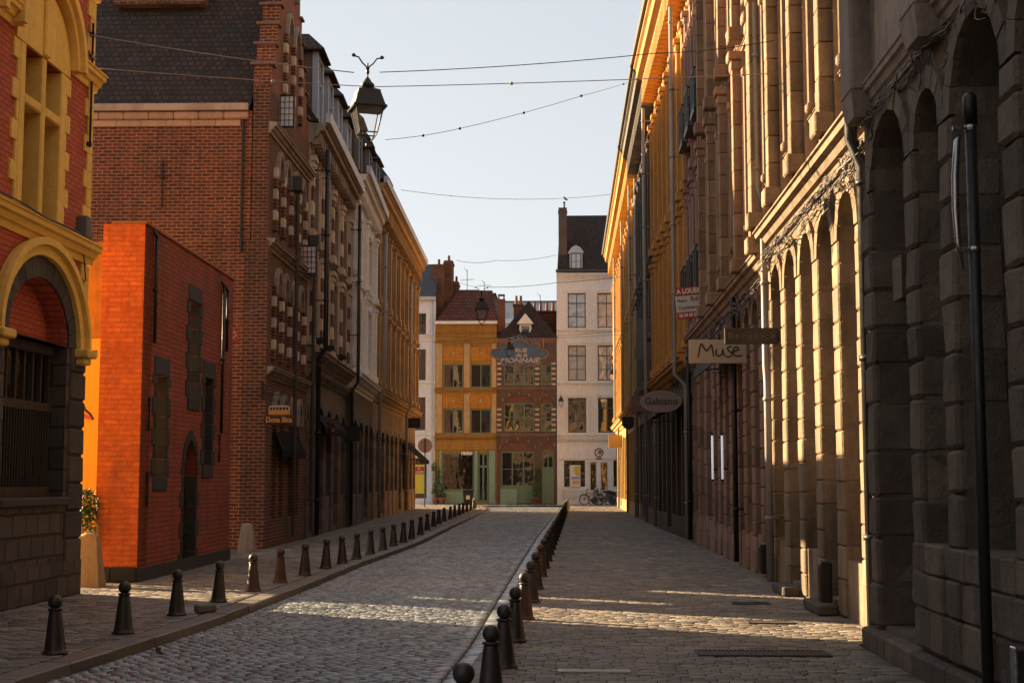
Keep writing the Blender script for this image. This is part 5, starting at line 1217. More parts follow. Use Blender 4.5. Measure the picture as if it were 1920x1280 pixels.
wire('sign_cable', 'cable across the street carrying the blue street name sign', [pX(786, 628, -8.75), (sp(931, 634)[0], YS, sp(931, 634)[1]), (sp(1018, 634)[0], YS, sp(1018, 634)[1]), pX(1176, 626, 3.0)], 0.016, 0.03)

# ---- projecting shop signs (all stand at right angles to the facades)
def psign(name, label, px0, px1, py0, py1, Y, mat, wallx, shape='rect', th=0.05, arm=True, tilt=0.0, armz=None, cat='sign'):
    xa, za = onY(px0, py0, Y); xb, zb = onY(px1, py1, Y); cx, cz = (xa+xb)/2, (za+zb)/2; w, h = xb-xa, za-zb
    r = thing(name, label, cat, (cx, Y, cz)); r.rotation_euler = (0, tilt, 0); mb = MB()
    if shape == 'rect': mb.cbox(-w/2, w/2, -th/2, th/2, -h/2, h/2, 0.008)
    elif shape == 'disc': mb.prism([(w/2*math.cos(a), h/2*math.sin(a)) for a in np.linspace(0, 2*math.pi, 41)[:-1]], -th/2, th/2)
    elif shape == 'shield': mb.prism([(-w/2, h/2), (w/2, h/2), (w/2, -h*0.15), (w*0.3, -h*0.4), (0, -h/2), (-w*0.3, -h*0.4), (-w/2, -h*0.15)], -th/2, th/2)
    elif shape == 'flag': mb.prism([(-w/2, h/2), (w/2, h/2), (w/2, -h/2), (-w/2, -h/2)], -th/2, th/2)
    mb.build('board', M[mat], r)
    if arm:
        mb = MB(); wx = wallx-cx; z = h/2+0.06 if armz is None else armz
        e = -w/2+0.05 if wx > 0 else w/2-0.05
        mb.tube([(wx, 0, z), (e, 0, z)], 0.014, 8)
        if armz is None:
            for q in (-w*0.35, w*0.35): mb.tube([(q, 0, z), (q, 0, h/2-0.01)], 0.007, 6)
        mb.box(wx-0.02, wx+0.02, -0.05, 0.05, z-0.09, z+0.09); mb.build('bracket', M['iron'], r)
    return r, w, h
def smat(n, c, rough=0.5, stain=0.12): M[n] = plainmat(n, c, rough, var=0.1, stain=stain); return n
smat('muse_board', (0.40, 0.34, 0.26)); smat('dark_board', (0.014, 0.009, 0.006)); smat('faint_text', (0.09, 0.065, 0.045), stain=0); smat('ink', (0.02, 0.015, 0.01), stain=0)
smat('red_board', (0.36, 0.035, 0.02)); smat('white_board', (0.55, 0.53, 0.50)); smat('mauve_board', (0.24, 0.19, 0.17)); smat('rose_board', (0.15, 0.07, 0.055)); smat('banner_grey', (0.16, 0.15, 0.145), 0.8)
smat('ochre_board', (0.50, 0.33, 0.12)); smat('maroon_board', (0.09, 0.012, 0.012)); smat('gold_text', (0.50, 0.20, 0.03), stain=0); smat('pale_text', (0.35, 0.30, 0.26), stain=0); smat('tram_white', (0.45, 0.38, 0.32), stain=0)
r, w, h = psign('shop_sign', 'beige rectangular projecting sign with hand-painted dark letters reading Muse', 1291, 1400, 637, 681, 26.0, 'muse_board', 3.36, armz=-0.1)
def stroke(parent, pts, rad, mat, y=-0.032):
    mb = MB(); mb.tube([(a, y, b) for a, b in pts], rad, 6); return mb
mb = MB(); S = 0.0104; X0, Z0 = 1345.5, 657.5
for pts in ([(1309, 668), (1311, 656), (1315, 643), (1321, 652), (1325, 656), (1330, 650), (1334, 645), (1336, 655), (1338, 667)], [(1343, 653), (1342, 662), (1347, 666), (1353, 662), (1355, 653), (1356, 662), (1359, 666)], [(1372, 648), (1364, 650), (1366, 656), (1372, 661), (1368, 667), (1361, 667)], [(1374, 658), (1384, 654), (1381, 649), (1375, 652), (1374, 661), (1380, 666), (1391, 665)]):
    P = [((a-X0)*26.0/FPX, -0.028, -(b-Z0)*26.0/FPX) for a, b in pts]
    Q = []
    for i in range(len(P)-1):
        p0, p1, p2, p3 = [Vector(P[max(0, min(len(P)-1, i+k))]) for k in (-1, 0, 1, 2)]
        for t in (0, .25, .5, .75): Q.append(0.5*((2*p1)+(p2-p0)*t+(2*p0-5*p1+4*p2-p3)*t*t+(3*p1-p0-3*p2+p3)*t**3))
    Q.append(Vector(P[-1])); mb.tube(Q, 0.014, 6)
mb.build('lettering', M['ink'], r)
r, w, h = psign('shop_sign', 'dark brown rectangular projecting sign with faint letters reading Berenice', 1358, 1460, 615, 645, 22.6, 'dark_board', 3.36, armz=0.0); lettering(r, 'Berenice', 0.155, M['faint_text'], (0, -0.029, 0), sx=1.1, space=1.25)
r, w, h = psign('rental_board', 'red and white A LOUER rental board fixed to a balcony', 1267, 1319, 538, 597, 33.4, 'white_board', 3.2, tilt=-0.09, arm=False)
for za_, zb_ in ((h/2-0.2, h/2), (-h/2, -h/2+0.16)): mb = MB(); mb.box(-w/2, w/2, -0.031, -0.026, za_, zb_); mb.build('red_band', M['red_board'], r)
smat('white_ink', (0.75, 0.7, 0.66), stain=0)
lettering(r, 'A LOUER', 0.165, M['white_ink'], (0, -0.036, h/2-0.10), sx=0.84, bold=0.006); lettering(r, '06 09 60 52 10', 0.115, M['white_ink'], (0, -0.036, -h/2+0.08), sx=0.78, bold=0.004)
lettering(r, 'Magasin', 0.085, M['ink'], (-0.17, -0.03, 0.06), sx=0.85); lettering(r, 'Rdc', 0.17, M['ink'], (0.14, -0.03, 0.08), sx=0.9); lettering(r, 'Commercial', 0.12, M['ink'], (0.0, -0.03, -0.11), sx=0.9)
mb = MB(); mb.tube([(w/2, 0, h*0.3), (w/2+0.25, 0, h*0.28)], 0.015, 6); mb.tube([(w/2, 0, -h*0.3), (w/2+0.25, 0, -h*0.32)], 0.015, 6); mb.build('bracket', M['iron'], r)
r, w, h = psign('shop_sign', 'oval pinkish grey projecting sign reading Gabiano', 1200, 1279, 732, 773, 39.8, 'mauve_board', 3.3, 'disc', armz=0.0); lettering(r, 'Gabiano', 0.27, M['ink'], (0, -0.03, 0.0), sx=1.02, bold=0.003)
mb = MB(); mb.tube([(w/2*0.96*math.cos(a), -0.028, h/2*0.94*math.sin(a)) for a in np.linspace(0, 2*math.pi, 40)], 0.008, 5); mb.build('rim', M['pale_text'], r)
r, w, h = psign('shop_sign', 'dull red rectangular sign half hidden behind the oval sign', 1184, 1228, 742, 772, 43.0, 'rose_board', 3.3, armz=0.0)
mb = MB(); mb.tube([(-0.22, -0.028, 0.1), (-0.15, -0.028, -0.06), (-0.08, -0.028, 0.1)], 0.008, 5); mb.build('emblem', M['pale_text'], r)
r, w, h = psign('shop_banner', 'grey cloth banner with a black folded emblem hanging from the sooty house', 1192, 1229, 597, 674, 50.5, 'banner_grey', 3.1, 'flag', 0.02, tilt=0.09)
mb = MB(); mb.prism([(-0.02, 0.12), (0.11, 0.02), (0.22, 0.10), (0.22, -0.02), (0.11, -0.12), (-0.02, -0.02)], -0.018, -0.012); mb.build('emblem', M['ink'], r)
psign('shop_sign', 'small black shield-shaped sign on the golden far house', 1166, 1190, 781, 805, 66, 'black', 3.1, 'shield', armz=0.1)
r, w, h = psign('shop_sign', 'plain ochre rectangular sign projecting from the golden far corner', 1141, 1167, 815, 839, 80, 'ochre_board', 3.1, armz=0.2)
r, w, h = psign('shop_sign', 'black sign with orange letters reading Dona Bica under a small tram figure', 495, 552, 779, 795, 34.05, 'black', -7.4, arm=False)
lettering(r, 'Dona Bica', 0.175, M['gold_text'], (0, -0.032, 0.0), sx=0.88, bold=0.008)
mb = MB(); mb.cbox(-0.26, 0.26, -0.02, 0.02, h/2+0.02, h/2+0.12, 0.01); mb.build('tram_body', M['gold_text'], r)
mb = MB(); mb.cbox(-0.26, 0.26, -0.018, 0.018, h/2+0.122, h/2+0.22, 0.008); mb.cbox(-0.22, 0.22, -0.02, 0.02, h/2+0.222, h/2+0.245, 0.008); o = mb.build('tram_cabin', M['tram_white'], r)
mb = MB()
for k in range(6): mb.box(-0.235+k*0.08, -0.175+k*0.08, -0.023, -0.019, h/2+0.14, h/2+0.205)
mb.build('tram_window', M['dark_board'], o)
mb = MB(); mb.tube([(-0.42, 0, h/2+0.52), (0.30, 0, h/2+0.50)], 0.014, 6); mb.tube([(-0.25+0.10*math.cos(a), 0, h/2+0.63+0.10*math.sin(a)) for a in np.linspace(0, 6.2, 16)], 0.012, 6); mb.tube([(-0.42, 0, h/2+0.75), (-0.2, 0, h/2+0.7), (0.05, 0, h/2+0.56), (0.3, 0, h/2+0.51)], 0.012, 6)
for q in (-0.2, 0.2): mb.tube([(q, 0, h/2+0.5), (q, 0, h/2-0.02)], 0.008, 6)
mb.box(-0.45, -0.40, -0.04, 0.04, h/2+0.4, h/2+0.85); mb.build('bracket', M['iron'], r)
r, w, h = psign('shop_sign', 'dark red round projecting sign with pale script on the left row', 604, 632, 792, 818, 43.4, 'maroon_board', -7.6, 'disc', armz=0.0); lettering(r, 'leica', 0.17, M['pale_text'], (0, -0.03, 0), shear=0.35, bold=0.003)
psign('shop_sign', 'black square sign with white edge beyond the round red sign', 646, 675, 799, 827, 49.5, 'black', -7.95, armz=0.0)
r, w, h = psign('shop_sign', 'black rectangular sign with faint lettering at the far end of the left row', 761, 788, 783, 802, 77.5, 'black', -8.85); lettering(r, 'RABAT', 0.22, M['faint_text'], (0, -0.03, 0))
r, w, h = psign('hanging_sign', 'small red and white hanging sign in front of the brick gable wall', 423, 446, 617, 641, 33.0, 'red_board', -7.35, tilt=-0.35, arm=False)
mb = MB(); mb.tube([(-w*0.4, -0.03, 0), (0, -0.03, h*0.25), (w*0.4, -0.03, 0.03)], 0.012, 6); mb.tube([(-w*0.4, -0.03, -h*0.4), (w*0.4, -0.03, -h*0.1)], 0.01, 6); mb.build('pattern', M['white_board'], r)
wire('sign_wire', 'thin wire holding the small red hanging sign on the brick wall', [pY(436, 618, 33.0), pY(436, 591, 33.0), pX(487, 577, -7.3)], 0.01, 0.03, mat='grey_pipe')
# leaded glass panels
M['leaded'] = plainmat('leaded', (0.62, 0.65, 0.70), 0.35, var=0.3, scale=3); M['leaded_warm'] = plainmat('leaded_warm', (0.5, 0.34, 0.22), 0.35, var=0.4, scale=4)  # leaded: opaque pale blue-grey standing in for sky showing through the panes
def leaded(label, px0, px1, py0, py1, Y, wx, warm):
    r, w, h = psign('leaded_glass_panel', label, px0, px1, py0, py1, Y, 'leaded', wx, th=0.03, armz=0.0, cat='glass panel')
    if warm:
        mb = MB()
        for i in range(4):
            for j in range(2, 5): mb.box(-w/2+w*i/5+.02, -w/2+w*(i+1)/5-.01, -0.022, -0.016, -h/2+h*j/6+.01, -h/2+h*(j+1)/6-.01)
        mb.build('warm_pane', M['leaded_warm'], r)
    mb = MB()
    for k in range(5): x = -w/2+w*k/4; mb.box(x-0.008, x+0.008, -0.028, 0.028, -h/2, h/2)
    for k in range(6): z = -h/2+h*k/5; mb.box(-w/2, w/2, -0.026, 0.026, z-0.008, z+0.008)
    for (a, b, c, d) in ((-w/2-.03, w/2+.03, h/2, h/2+.035), (-w/2-.03, w/2+.03, -h/2-.035, -h/2), (-w/2-.035, -w/2, -h/2, h/2), (w/2, w/2+.035, -h/2, h/2)): mb.box(a, b, -0.04, 0.04, c, d)
    mb.build('lead_frame', M['iron'], r)
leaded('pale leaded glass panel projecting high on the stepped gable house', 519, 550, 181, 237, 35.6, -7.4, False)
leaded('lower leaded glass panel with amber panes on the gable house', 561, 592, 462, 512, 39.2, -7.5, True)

# ---- black pole with chrome fitting at right
px_, py_ = 2.93, 10.25
pole = thing('steel_pole', 'tall black steel pole with chrome clamps against the dark rough stone house', 'pole', (px_, py_, 0))
mb = MB(); mb.tube([(0, 0, 0), (0, 0, 4.38)], 0.041, 16); mb.build('post', M['black'], pole, smooth=True)
mb = MB(); mb.lathe([(0.05, 4.22), (0.05, 4.42), (0.03, 4.45)], 16); mb.build('cap', M['iron'], pole, smooth=True)
for z in (4.19, 3.30):
    mb = MB(); mb.lathe([(0.045, z-0.02), (0.05, z), (0.045, z+0.02)], 16); mb.box(-0.13, -0.05, -0.02, 0.02, z-0.015, z+0.015); mb.build('clamp', M['chrome'], pole, smooth=False)
mb = MB(); pts = [(-0.085, -0.0, 3.15), (-0.115, -0.0, 3.35), (-0.125, 0, 3.6), (-0.12, 0, 3.85), (-0.1, 0, 4.1), (-0.07, 0, 4.14)]; mb.tube(pts, [0.008, 0.022, 0.026, 0.026, 0.024, 0.01], 10); mb.build('curved_strip', M['chrome'], pole, smooth=True)
# ---- dark post at lower right
pst = thing('metal_post', 'short black metal post with silver top at the bottom right corner', 'post', (2.76, 8.95, 0))
mb = MB(); mb.cbox(-0.05, 0.05, -0.05, 0.05, 0, 0.62, 0.01); mb.build('post', M['black'], pst); mb = MB(); mb.cbox(-0.052, -0.03, -0.055, 0.05, 0.3, 0.64, 0.008); mb.build('plate', M['chrome'], pst)
# ---- objects fixed to the right facades
M['tube_white'] = plainmat('tube_white', (0.8, 0.8, 0.82), 0.4, var=0.03, stain=0); tb_ = M['tube_white'].node_tree.nodes['Principled BSDF']; tb_.inputs['Emission Color'].default_value = (0.9, 0.93, 1, 1); tb_.inputs['Emission Strength'].default_value = 0.10
def fixed(name, label, cat, loc): return thing(name, label, cat, loc)
for (px, lab) in ((1332, 'left of two thin white light tubes on the striped piers'), (1350, 'right of two thin white light tubes on the striped piers')):
    Yt = 3.20*FPX/(px-1065); xa, z1 = onY(px, 816, Yt); z0 = onY(px, 898, Yt)[1]; o = thing('light_tube', lab, 'light tube', (3.22, Yt, 0))
    mb = MB(); mb.tube([(0, 0, z0), (0, 0, z1)], 0.024, 10); mb.build('tube', M['tube_white'], o, smooth=True); mb = MB(); mb.tube([(0, 0, z0-0.05), (0, 0, z0)], 0.03, 8); mb.build('holder', M['iron'], o); mb = MB(); mb.tube([(0, 0, z1), (0, 0, z1+.05)], 0.03, 8); mb.build('holder', M['iron'], o); mb = MB(); mb.box(0, 0.12, -0.01, 0.01, z0+.2, z0+.24); mb.build('bracket', M['iron'], o)
for (px, py0, py1, Y, w_, h_, lab, m) in ((1452, 1020, 1078, 23.9, 0.14, 0.5, 'black box standing against the pink stone pier', 'black'), (1548, 1052, 1085, 18.25, 0.14, 0.4, 'dark metal utility box on the golden stone pier', 'iron')):
    x, z1 = onY(px, py0, Y); z0 = 0.12; o = thing('utility_box', lab, 'box', (3.30-w_/2, Y, z0)); mb = MB(); mb.cbox(-w_/2, w_/2, -0.12, 0.12, 0, z1-z0, 0.015); mb.build('case', M[m], o); mb = MB(); mb.cbox(-w_/2-0.01, w_/2, -0.09, 0.09, 0.03, z1-z0-0.03, 0.01); mb.build('door', M['black_paint'], o)
# spotlights and cable tangles along the ledges
def tangle(label, y0, y1, z, n=9, amp=0.16, x=3.12):
    r = thing('cable_bundle', label, 'cables', (x, y0, z)); L = y1-y0
    for i in range(n):
        pts = []; ph = random.uniform(0, 6); k = random.uniform(3, 9); a = random.uniform(0.3, 1)*amp; o = random.uniform(-0.1, 0.1)
        for t in np.linspace(0, 1, int(L*9)): pts.append((0.05*math.sin(ph+t*k*3)+random.uniform(-.012, .012)+0.05, L*t, o+a*math.sin(ph+t*k*L*0.35)*0.5+random.uniform(-.02, .02)-0.05))
        mb = MB(); mb.tube(pts, random.choice((0.006, 0.008, 0.011)), 5); mb.build('cable', M['brown_frame' if i % 3 else 'iron'], r)
    for i in range(int(L*1.1)):
        yy = random.uniform(0.2, L-0.2); rr = random.uniform(0.08, 0.22); s0 = random.uniform(0, 3)
        mb = MB(); mb.tube([(0.05+random.uniform(-.03, .03), yy+rr*math.cos(t), -0.12+rr*1.1*math.sin(t)) for t in np.linspace(s0, s0+random.uniform(4, 9), 22)], 0.006, 5); mb.build('cable_loop', M['brown_frame'], r)
tangle('thick tangle of cables under the ledge of the golden stone house', 14.9, 23.2, 5.27, 9, 0.22)
tangle('loose grey cables along the ledge of the pink stone house', 23.6, 33, 4.95, 7, 0.25)
tangle('dark knot of cables above the oval sign', 36.5, 44, 4.6, 7, 0.3)
tangle('bundle of thin cables running up under the entablature of the dark near house', 8.0, 14.5, 5.30, 5, 0.05, 2.99)
o = thing('cable_on_pipe', 'pale cable with a green tape patch beside the black downpipe', 'cable', (3.2, 15.05, 0)); mb = MB(); mb.tube([(0, 0, 0.25), (-0.01, 0.01, 1.8), (0.03, 0, 2.2), (-0.01, 0, 3.0), (0.02, 0.01, 4.6), (0.03, 0.05, 5.3)], 0.016, 8); mb.build('cable', M['white_plastic'], o, smooth=True)
smat('green_tape', (0.02, 0.22, 0.10)); mb = MB(); mb.cbox(-0.05, 0.09, -0.04, 0.04, 2.62, 2.76, 0.02); mb.build('tape', M['green_tape'], o)
# awnings
def awning(label, y0, y1, z, proj, drop, side=1, mat='black_paint', xw=3.34):
    s_ = -1 if side > 0 else 1; mat = 'awning_black' if mat == 'black_paint' else mat; o = thing('awning', label, 'awning', (xw, y0, z)); L = y1-y0; mb = MB()
    mb.hexa([(0, 0, 0), (0, 0, 0.03), (0, L, 0), (0, L, 0.03), (s_*proj, 0, -drop), (s_*proj, 0, -drop+0.03), (s_*proj, L, -drop), (s_*proj, L, -drop+0.03)]); mb.build('canopy', M[mat], o)
    mb = MB(); mb.box(min(s_*proj, s_*(proj-0.03)), max(s_*proj, s_*(proj-0.03)), 0.01, L-0.01, -drop-0.16, -drop-0.002); mb.build('valance', M[mat], o)
    mb = MB()
    for yy in (0.05, L-0.05): mb.tube([(0, yy, -drop*0.9), (s_*(proj-0.05), yy, -drop+0.0)], 0.014, 6)
    mb.build('arm', M['iron'], o); return o
smat('awning_grey', (0.05, 0.055, 0.05), 0.9); smat('awning_black', (0.008, 0.008, 0.008), 0.95); M['awning_black'].node_tree.nodes['Principled BSDF'].inputs['Specular IOR Level'].default_value = 0.15
awning('dark green-grey folded awning above the Muse sign', 27.2, 31.5, 4.55, 0.55, 0.5, mat='awning_grey')
awning('black glass canopy over the shopfront behind the oval sign', 40.6, 43.6, 3.85, 0.95, 0.45)
awning('folded dark awning on the left row below the tram sign', 35.6, 38.8, 2.9, 0.22, 0.5, -1, xw=-7.4)
awning('dark awning over the first arches of the grey dormer house', 42.4, 46.5, 3.6, 0.3, 0.4, -1, xw=-7.55)
awning('slanting black awning frame at the far end of the left row', 74.5, 79, 3.7, 1.1, 1.0, -1, xw=-8.8)
# spotlights on the left ledge
for i, (px, py, y) in enumerate(((592, 648, 41.6), (614, 664, 44.0), (637, 672, 47.3))):
    x = -7.25-(y-40)*0.045; o = thing('spotlight', ['nearest black spotlight perched on the ledge of the grey dormer house', 'middle black spotlight on the ledge of the grey dormer house', 'farthest black spotlight on the ledge of the grey dormer house'][i], 'spotlight', (x, y, 5.48), 0, 'spotlights on the ledge')
    mb = MB(); mb.tube([(0, 0, 0), (0, 0, 0.2)], 0.02, 6); mb.build('stand', M['iron'], o); mb = MB(); mb.cbox(-0.16, 0.12, -0.11, 0.11, 0.18, 0.36, 0.02); mb.box(0.121, 0.17, -0.09, 0.09, 0.2, 0.34); mb.build('lamp_head', M['black'], o)
# ---- left pavement details
def guard_stone(name, label, x, y, w, h, mat, rz=0.0, lean=0.0):
    o = thing(name, label, 'stone', (x, y, 0), rz); mb = MB(); a, b = w/2, w/2*0.62
    mb.hexa([(-a, -a*.8, 0), (-b+lean, -b*.6, h), (-a, a*.8, 0), (-b+lean, b*.6, h), (a, -a*.8, 0), (b+lean, -b*.6, h), (a, a*.8, 0), (b+lean, b*.6, h)])
    mb.blob((lean, 0, h), (b*0.98, b*0.6, 0.05), 10, 6, 0.06); mb.build('block', M[mat], o); return o
M['warm_block'] = stonemat('warm_block', (0.42, 0.30, 0.17), (0.28, 0.18, 0.09), stain=0.4, bump=0.5, island=0.05)
guard_stone('guard_stone', 'tapered sunlit stone block at the alley corner below the ivy', -7.55, 22.35, 0.46, 0.78, 'warm_block')
guard_stone('guard_stone', 'tapered pale stone block at the foot of the brick gable house', -7.42, 32.9, 0.40, 0.62, 'grey_stone')
def foliage(mb, c, r, n, s, mi=0):
    for _ in range(n):
        while True:
            p = Vector((random.uniform(-1, 1), random.uniform(-1, 1), random.uniform(-1, 1)))
            if 0.2 < p.length < 1: break
        q = Vector(c)+Vector((p.x*r[0], p.y*r[1], p.z*r[2])); a = Vector((random.gauss(0, 1), random.gauss(0, 1), random.gauss(0, 1))).normalized(); b = a.cross(Vector((random.gauss(0, 1), random.gauss(0, 1), random.gauss(0, 1)))).normalized(); l = s*random.uniform(0.6, 1.3)
        mb.face([q-a*l*0.5, q+b*l*0.3, q+a*l*0.6, q-b*l*0.3])
iv = thing('ivy_bush', 'green ivy hanging over the alley stone beside the orange wall', 'plant', (-7.95, 23.0, 0)); mb = MB(); mb.tube([(0.1, 0, 0), (0.08, 0.02, 0.7), (0.0, 0, 1.3)], 0.02, 6); mb.build('stem', M['brown_frame'], iv)
mb = MB(); foliage(mb, (0.12, -0.05, 1.25), (0.22, 0.2, 0.28), 620, 0.06); foliage(mb, (0.2, -0.05, 0.9), (0.16, 0.14, 0.38), 420, 0.055); mb.build('leaves', M['leaf'], iv)
mb = MB(); [mb.tube([(x, -0.1, 0.0), (x, -0.1, 0.95)], 0.02, 6) for x in (0.1, 0.22, 0.34)]; st = mb.build('plant_stake', M['warm_block'], iv)
# low dark arch in the orange end wall
# kerb can, loose stone, drains
cn = thing('drink_can', 'crushed drink can lying against the left kerb', 'can', (-4.12, 14.45, ZR+0.035), 0.5); mb = MB(); mb.lathe([(0.026, -0.055), (0.032, -0.048), (0.032, 0.045), (0.026, 0.055)], 14); o = mb.build('can_body', M['chrome'], cn, smooth=True); o.rotation_euler = (math.pi/2, 0, 0.3)
mb = MB(); mb.lathe([(0.024, 0.0555), (0.024, 0.058)], 14); o2 = mb.build('can_end', M['zinc'], cn); o2.rotation_euler = (math.pi/2, 0, 0.3)
ls = thing('loose_stone', 'loose chipped kerb stone on the left kerb beside the drain', 'stone', (-4.55, 17.9, 0.0), 0.6); mb = MB(); mb.cbox(-0.12, 0.12, -0.08, 0.08, 0, 0.1, 0.02, 0.015); mb.build('block', M['kerb'], ls)
def grate(label, x, y, w, l, mat='iron', bars=14, rz=0.0, z=0.004):
    o = thing('drain_grate', label, 'drain grate', (x, y, z), rz); mb = MB(); t = 0.02
    mb.box(-w/2, w/2, -l/2, -l/2+t, 0, 0.012); mb.box(-w/2, w/2, l/2-t, l/2, 0, 0.012); mb.box(-w/2, -w/2+t, -l/2+t, l/2-t, 0, 0.012); mb.box(w/2-t, w/2, -l/2+t, l/2-t, 0, 0.012); mb.build('rim', M[mat], o)
    mb = MB(); 
    for i in range(bars): x_ = -w/2+t+(w-2*t)*(i+0.5)/bars; mb.box(x_-w/bars*0.22, x_+w/bars*0.22, -l/2+t, l/2-t, 0.001, 0.010)
    mb.build('bars', M[mat], o); mb = MB(); mb.face([(-w/2, -l/2, 0.0005), (w/2, -l/2, 0.0005), (w/2, l/2, 0.0005), (-w/2, l/2, 0.0005)]); mb.build('pit', M['black'], o)
smat('grate_metal', (0.05, 0.042, 0.036), 0.5); smat('bright_metal', (0.55, 0.53, 0.5), 0.35)
grate('bright slotted metal drain strip in the right pavement foreground', 0.22, 12.55, 0.62, 0.11, 'bright_metal', 30)
grate('long dark slotted grate on the right pavement at the edge of the sun patch', 1.85, 13.9, 1.25, 0.42, 'grate_metal', 30)
grate('dark grate by the doorstep of the golden stone house', 2.35, 16.9, 0.55, 0.3, 'grate_metal', 14)
grate('dark grate by the foot of the pink stone piers', 2.45, 19.5, 0.5, 0.3, 'grate_metal', 14)
grate('dark grate at the bottom right of the pavement', 1.95, 11.5, 0.6, 0.28, 'grate_metal', 16)
grate('pale metal drain cover on the left pavement beside the third bollard', -4.82, 18.1, 0.35, 0.8, 'bright_metal', 14)

# ---- far end props
ns = pY(797, 835, 88.0); o = thing('round_road_sign', 'grey back of a round road sign on a post, end of left row', 'road sign', (ns[0], 88.0, 0)); rr = 13.5*88/FPX
mb = MB(); mb.prism([(rr*math.cos(a), ns[2]+rr*math.sin(a)) for a in np.linspace(0, 2*math.pi, 33)[:-1]], -0.015, 0.015); mb.build('disc', M['mauve_board'], o); mb = MB(); mb.tube([(0, -0.05, 0), (0, -0.05, ns[2]+rr*1.1)], 0.035, 8); mb.build('post', M['iron'], o)
tb = pY(878, 925, 93.0); o = thing('litter_bin', 'black wheeled litter bin with a pale sticker in front of the green shopfront', 'bin', (tb[0], 93.0, 0)); mb = MB()
mb.hexa([(-0.26, -0.28, 0.05), (-0.34, -0.34, 0.95), (-0.26, 0.28, 0.05), (-0.34, 0.34, 0.95), (0.26, -0.28, 0.05), (0.34, -0.34, 0.95), (0.26, 0.28, 0.05), (0.34, 0.34, 0.95)]); mb.build('body', M['black'], o)
mb = MB(); mb.cbox(-0.37, 0.37, -0.38, 0.36, 0.952, 1.04, 0.03); mb.build('lid', M['iron'], o); mb = MB(); mb.box(-0.12, 0.12, -0.355, -0.335, 0.42, 0.68); mb.build('sticker', M['white_board'], o)
for sx in (-1, 1): mb = MB(); mb.tube([(sx*0.2, 0.25, 0.09), (sx*0.28, 0.25, 0.09)], 0.09, 12); mb.build('wheel', M['black'], o)
def potplant(label, px, Y, h, w, ph=0.4):
    x = onY(px, 940, Y)[0]; o = thing('potted_plant', label, 'plant', (x, Y, 0)); mb = MB(); mb.lathe([(0.18, 0), (0.25, ph), (0.27, ph), (0.27, ph+0.05), (0.2, ph+0.05)], 14); mb.build('pot', M['terracotta'], o, smooth=True)
    mb = MB(); mb.tube([(0, 0, ph), (0.05, 0, h*0.6), (0, 0, h)], 0.03, 6); mb.build('stem', M['brown_frame'], o)
    mb = MB(); z = ph+0.15
    while z < h: foliage(mb, (random.uniform(-.12, .12), 0, z), (w*random.uniform(0.6, 1.1), w*0.7, 0.28), 70, 0.13); z += 0.26
    mb.build('leaves', M['leaf'], o)
potplant('tall climbing plant in a clay pot at the corner of the ochre house', 817, 98.3, 2.7, 0.35); potplant('bushy dark plant in a clay pot between brick house door and window', 1003, 98.2, 1.5, 0.5); potplant('small potted plant beside the ochre house entrance', 829, 98.1, 1.1, 0.32)
mb = MB(); pts = [pY(1004, 925, 98.8), pY(1010, 905, 98.85), pY(1012, 880, 98.85)]; 
iv = thing('climbing_plant', 'dark climbing plant on the wall beside the green door', 'plant', (pts[0][0], 98.85, 0)); foliage(mb, (0.15, 0, 1.9), (0.3, 0.1, 0.9), 140, 0.13); mb.build('leaves', M['leaf'], iv); mb = MB(); mb.tube([(0, 0, 0), (0.1, 0, 1), (0.2, 0, 2.5)], 0.025, 6); mb.build('stem', M['brown_frame'], iv)
# posters, shop emblem on the white house
pos = thing('window_poster', 'white window poster with yellow shapes in the left shop window of the white house', 'poster', (ex(1077.5), YE-0.08, zz(892))); W_, H_ = ex(1087)-ex(1067), zz(871)-zz(912)
mb = MB(); mb.box(-W_/2, W_/2, 0, 0.02, -H_/2, H_/2); mb.build('sheet', M['white_plastic'], pos); smat('poster_yellow', (0.6, 0.5, 0.05), stain=0); smat('poster_orange', (0.7, 0.35, 0.03), stain=0); smat('poster_blue', (0.25, 0.32, 0.5), stain=0)
mb = MB(); mb.prism([(-W_*0.1, H_*0.45), (W_*0.45, H_*0.45), (W_*0.45, 0), (W_*0.1, 0), (-W_*0.1, H_*0.2)], -0.012, -0.002); mb.build('yellow_shape', M['poster_yellow'], pos); mb = MB(); mb.prism([(-W_*0.2, -H_*0.2), (W_*0.4, -H_*0.22), (W_*0.42, -H_*0.33), (-W_*0.2, -H_*0.35)], -0.012, -0.002); mb.build('orange_shape', M['poster_orange'], pos); mb = MB(); mb.box(-W_*0.35, W_*0.4, -0.012, -0.002, -H_*0.14, -H_*0.03); mb.build('blue_band', M['poster_blue'], pos)
em = thing('shop_emblem', 'round black and orange shop emblem on the white fascia', 'emblem', (ex(1122), YE-0.07, zz(848))); R_ = 7.5*YE/FPX
mb = MB(); mb.tube([(R_*math.cos(a), 0, R_*math.sin(a)) for a in np.linspace(0, 2*math.pi, 25)], 0.035, 6); mb.build('ring', M['ink'], em)
mb = MB(); mb.prism([(0.0, 0.17), (0.1, 0.17), (0.18, 0.08), (0.18, -0.06), (0.08, -0.14), (0, -0.14)], -0.01, 0.02); mb.build('orange_half', M['orange_paint2'] if 'orange_paint2' in M else M['red_board'], em); lettering(em, '1', 0.34, M['ink'], (-0.07, -0.012, 0)); lettering(em, 'ZEEK', 0.14, M['ink'], (0, 0.0, -R_-0.14), sx=1.4, bold=0.006)
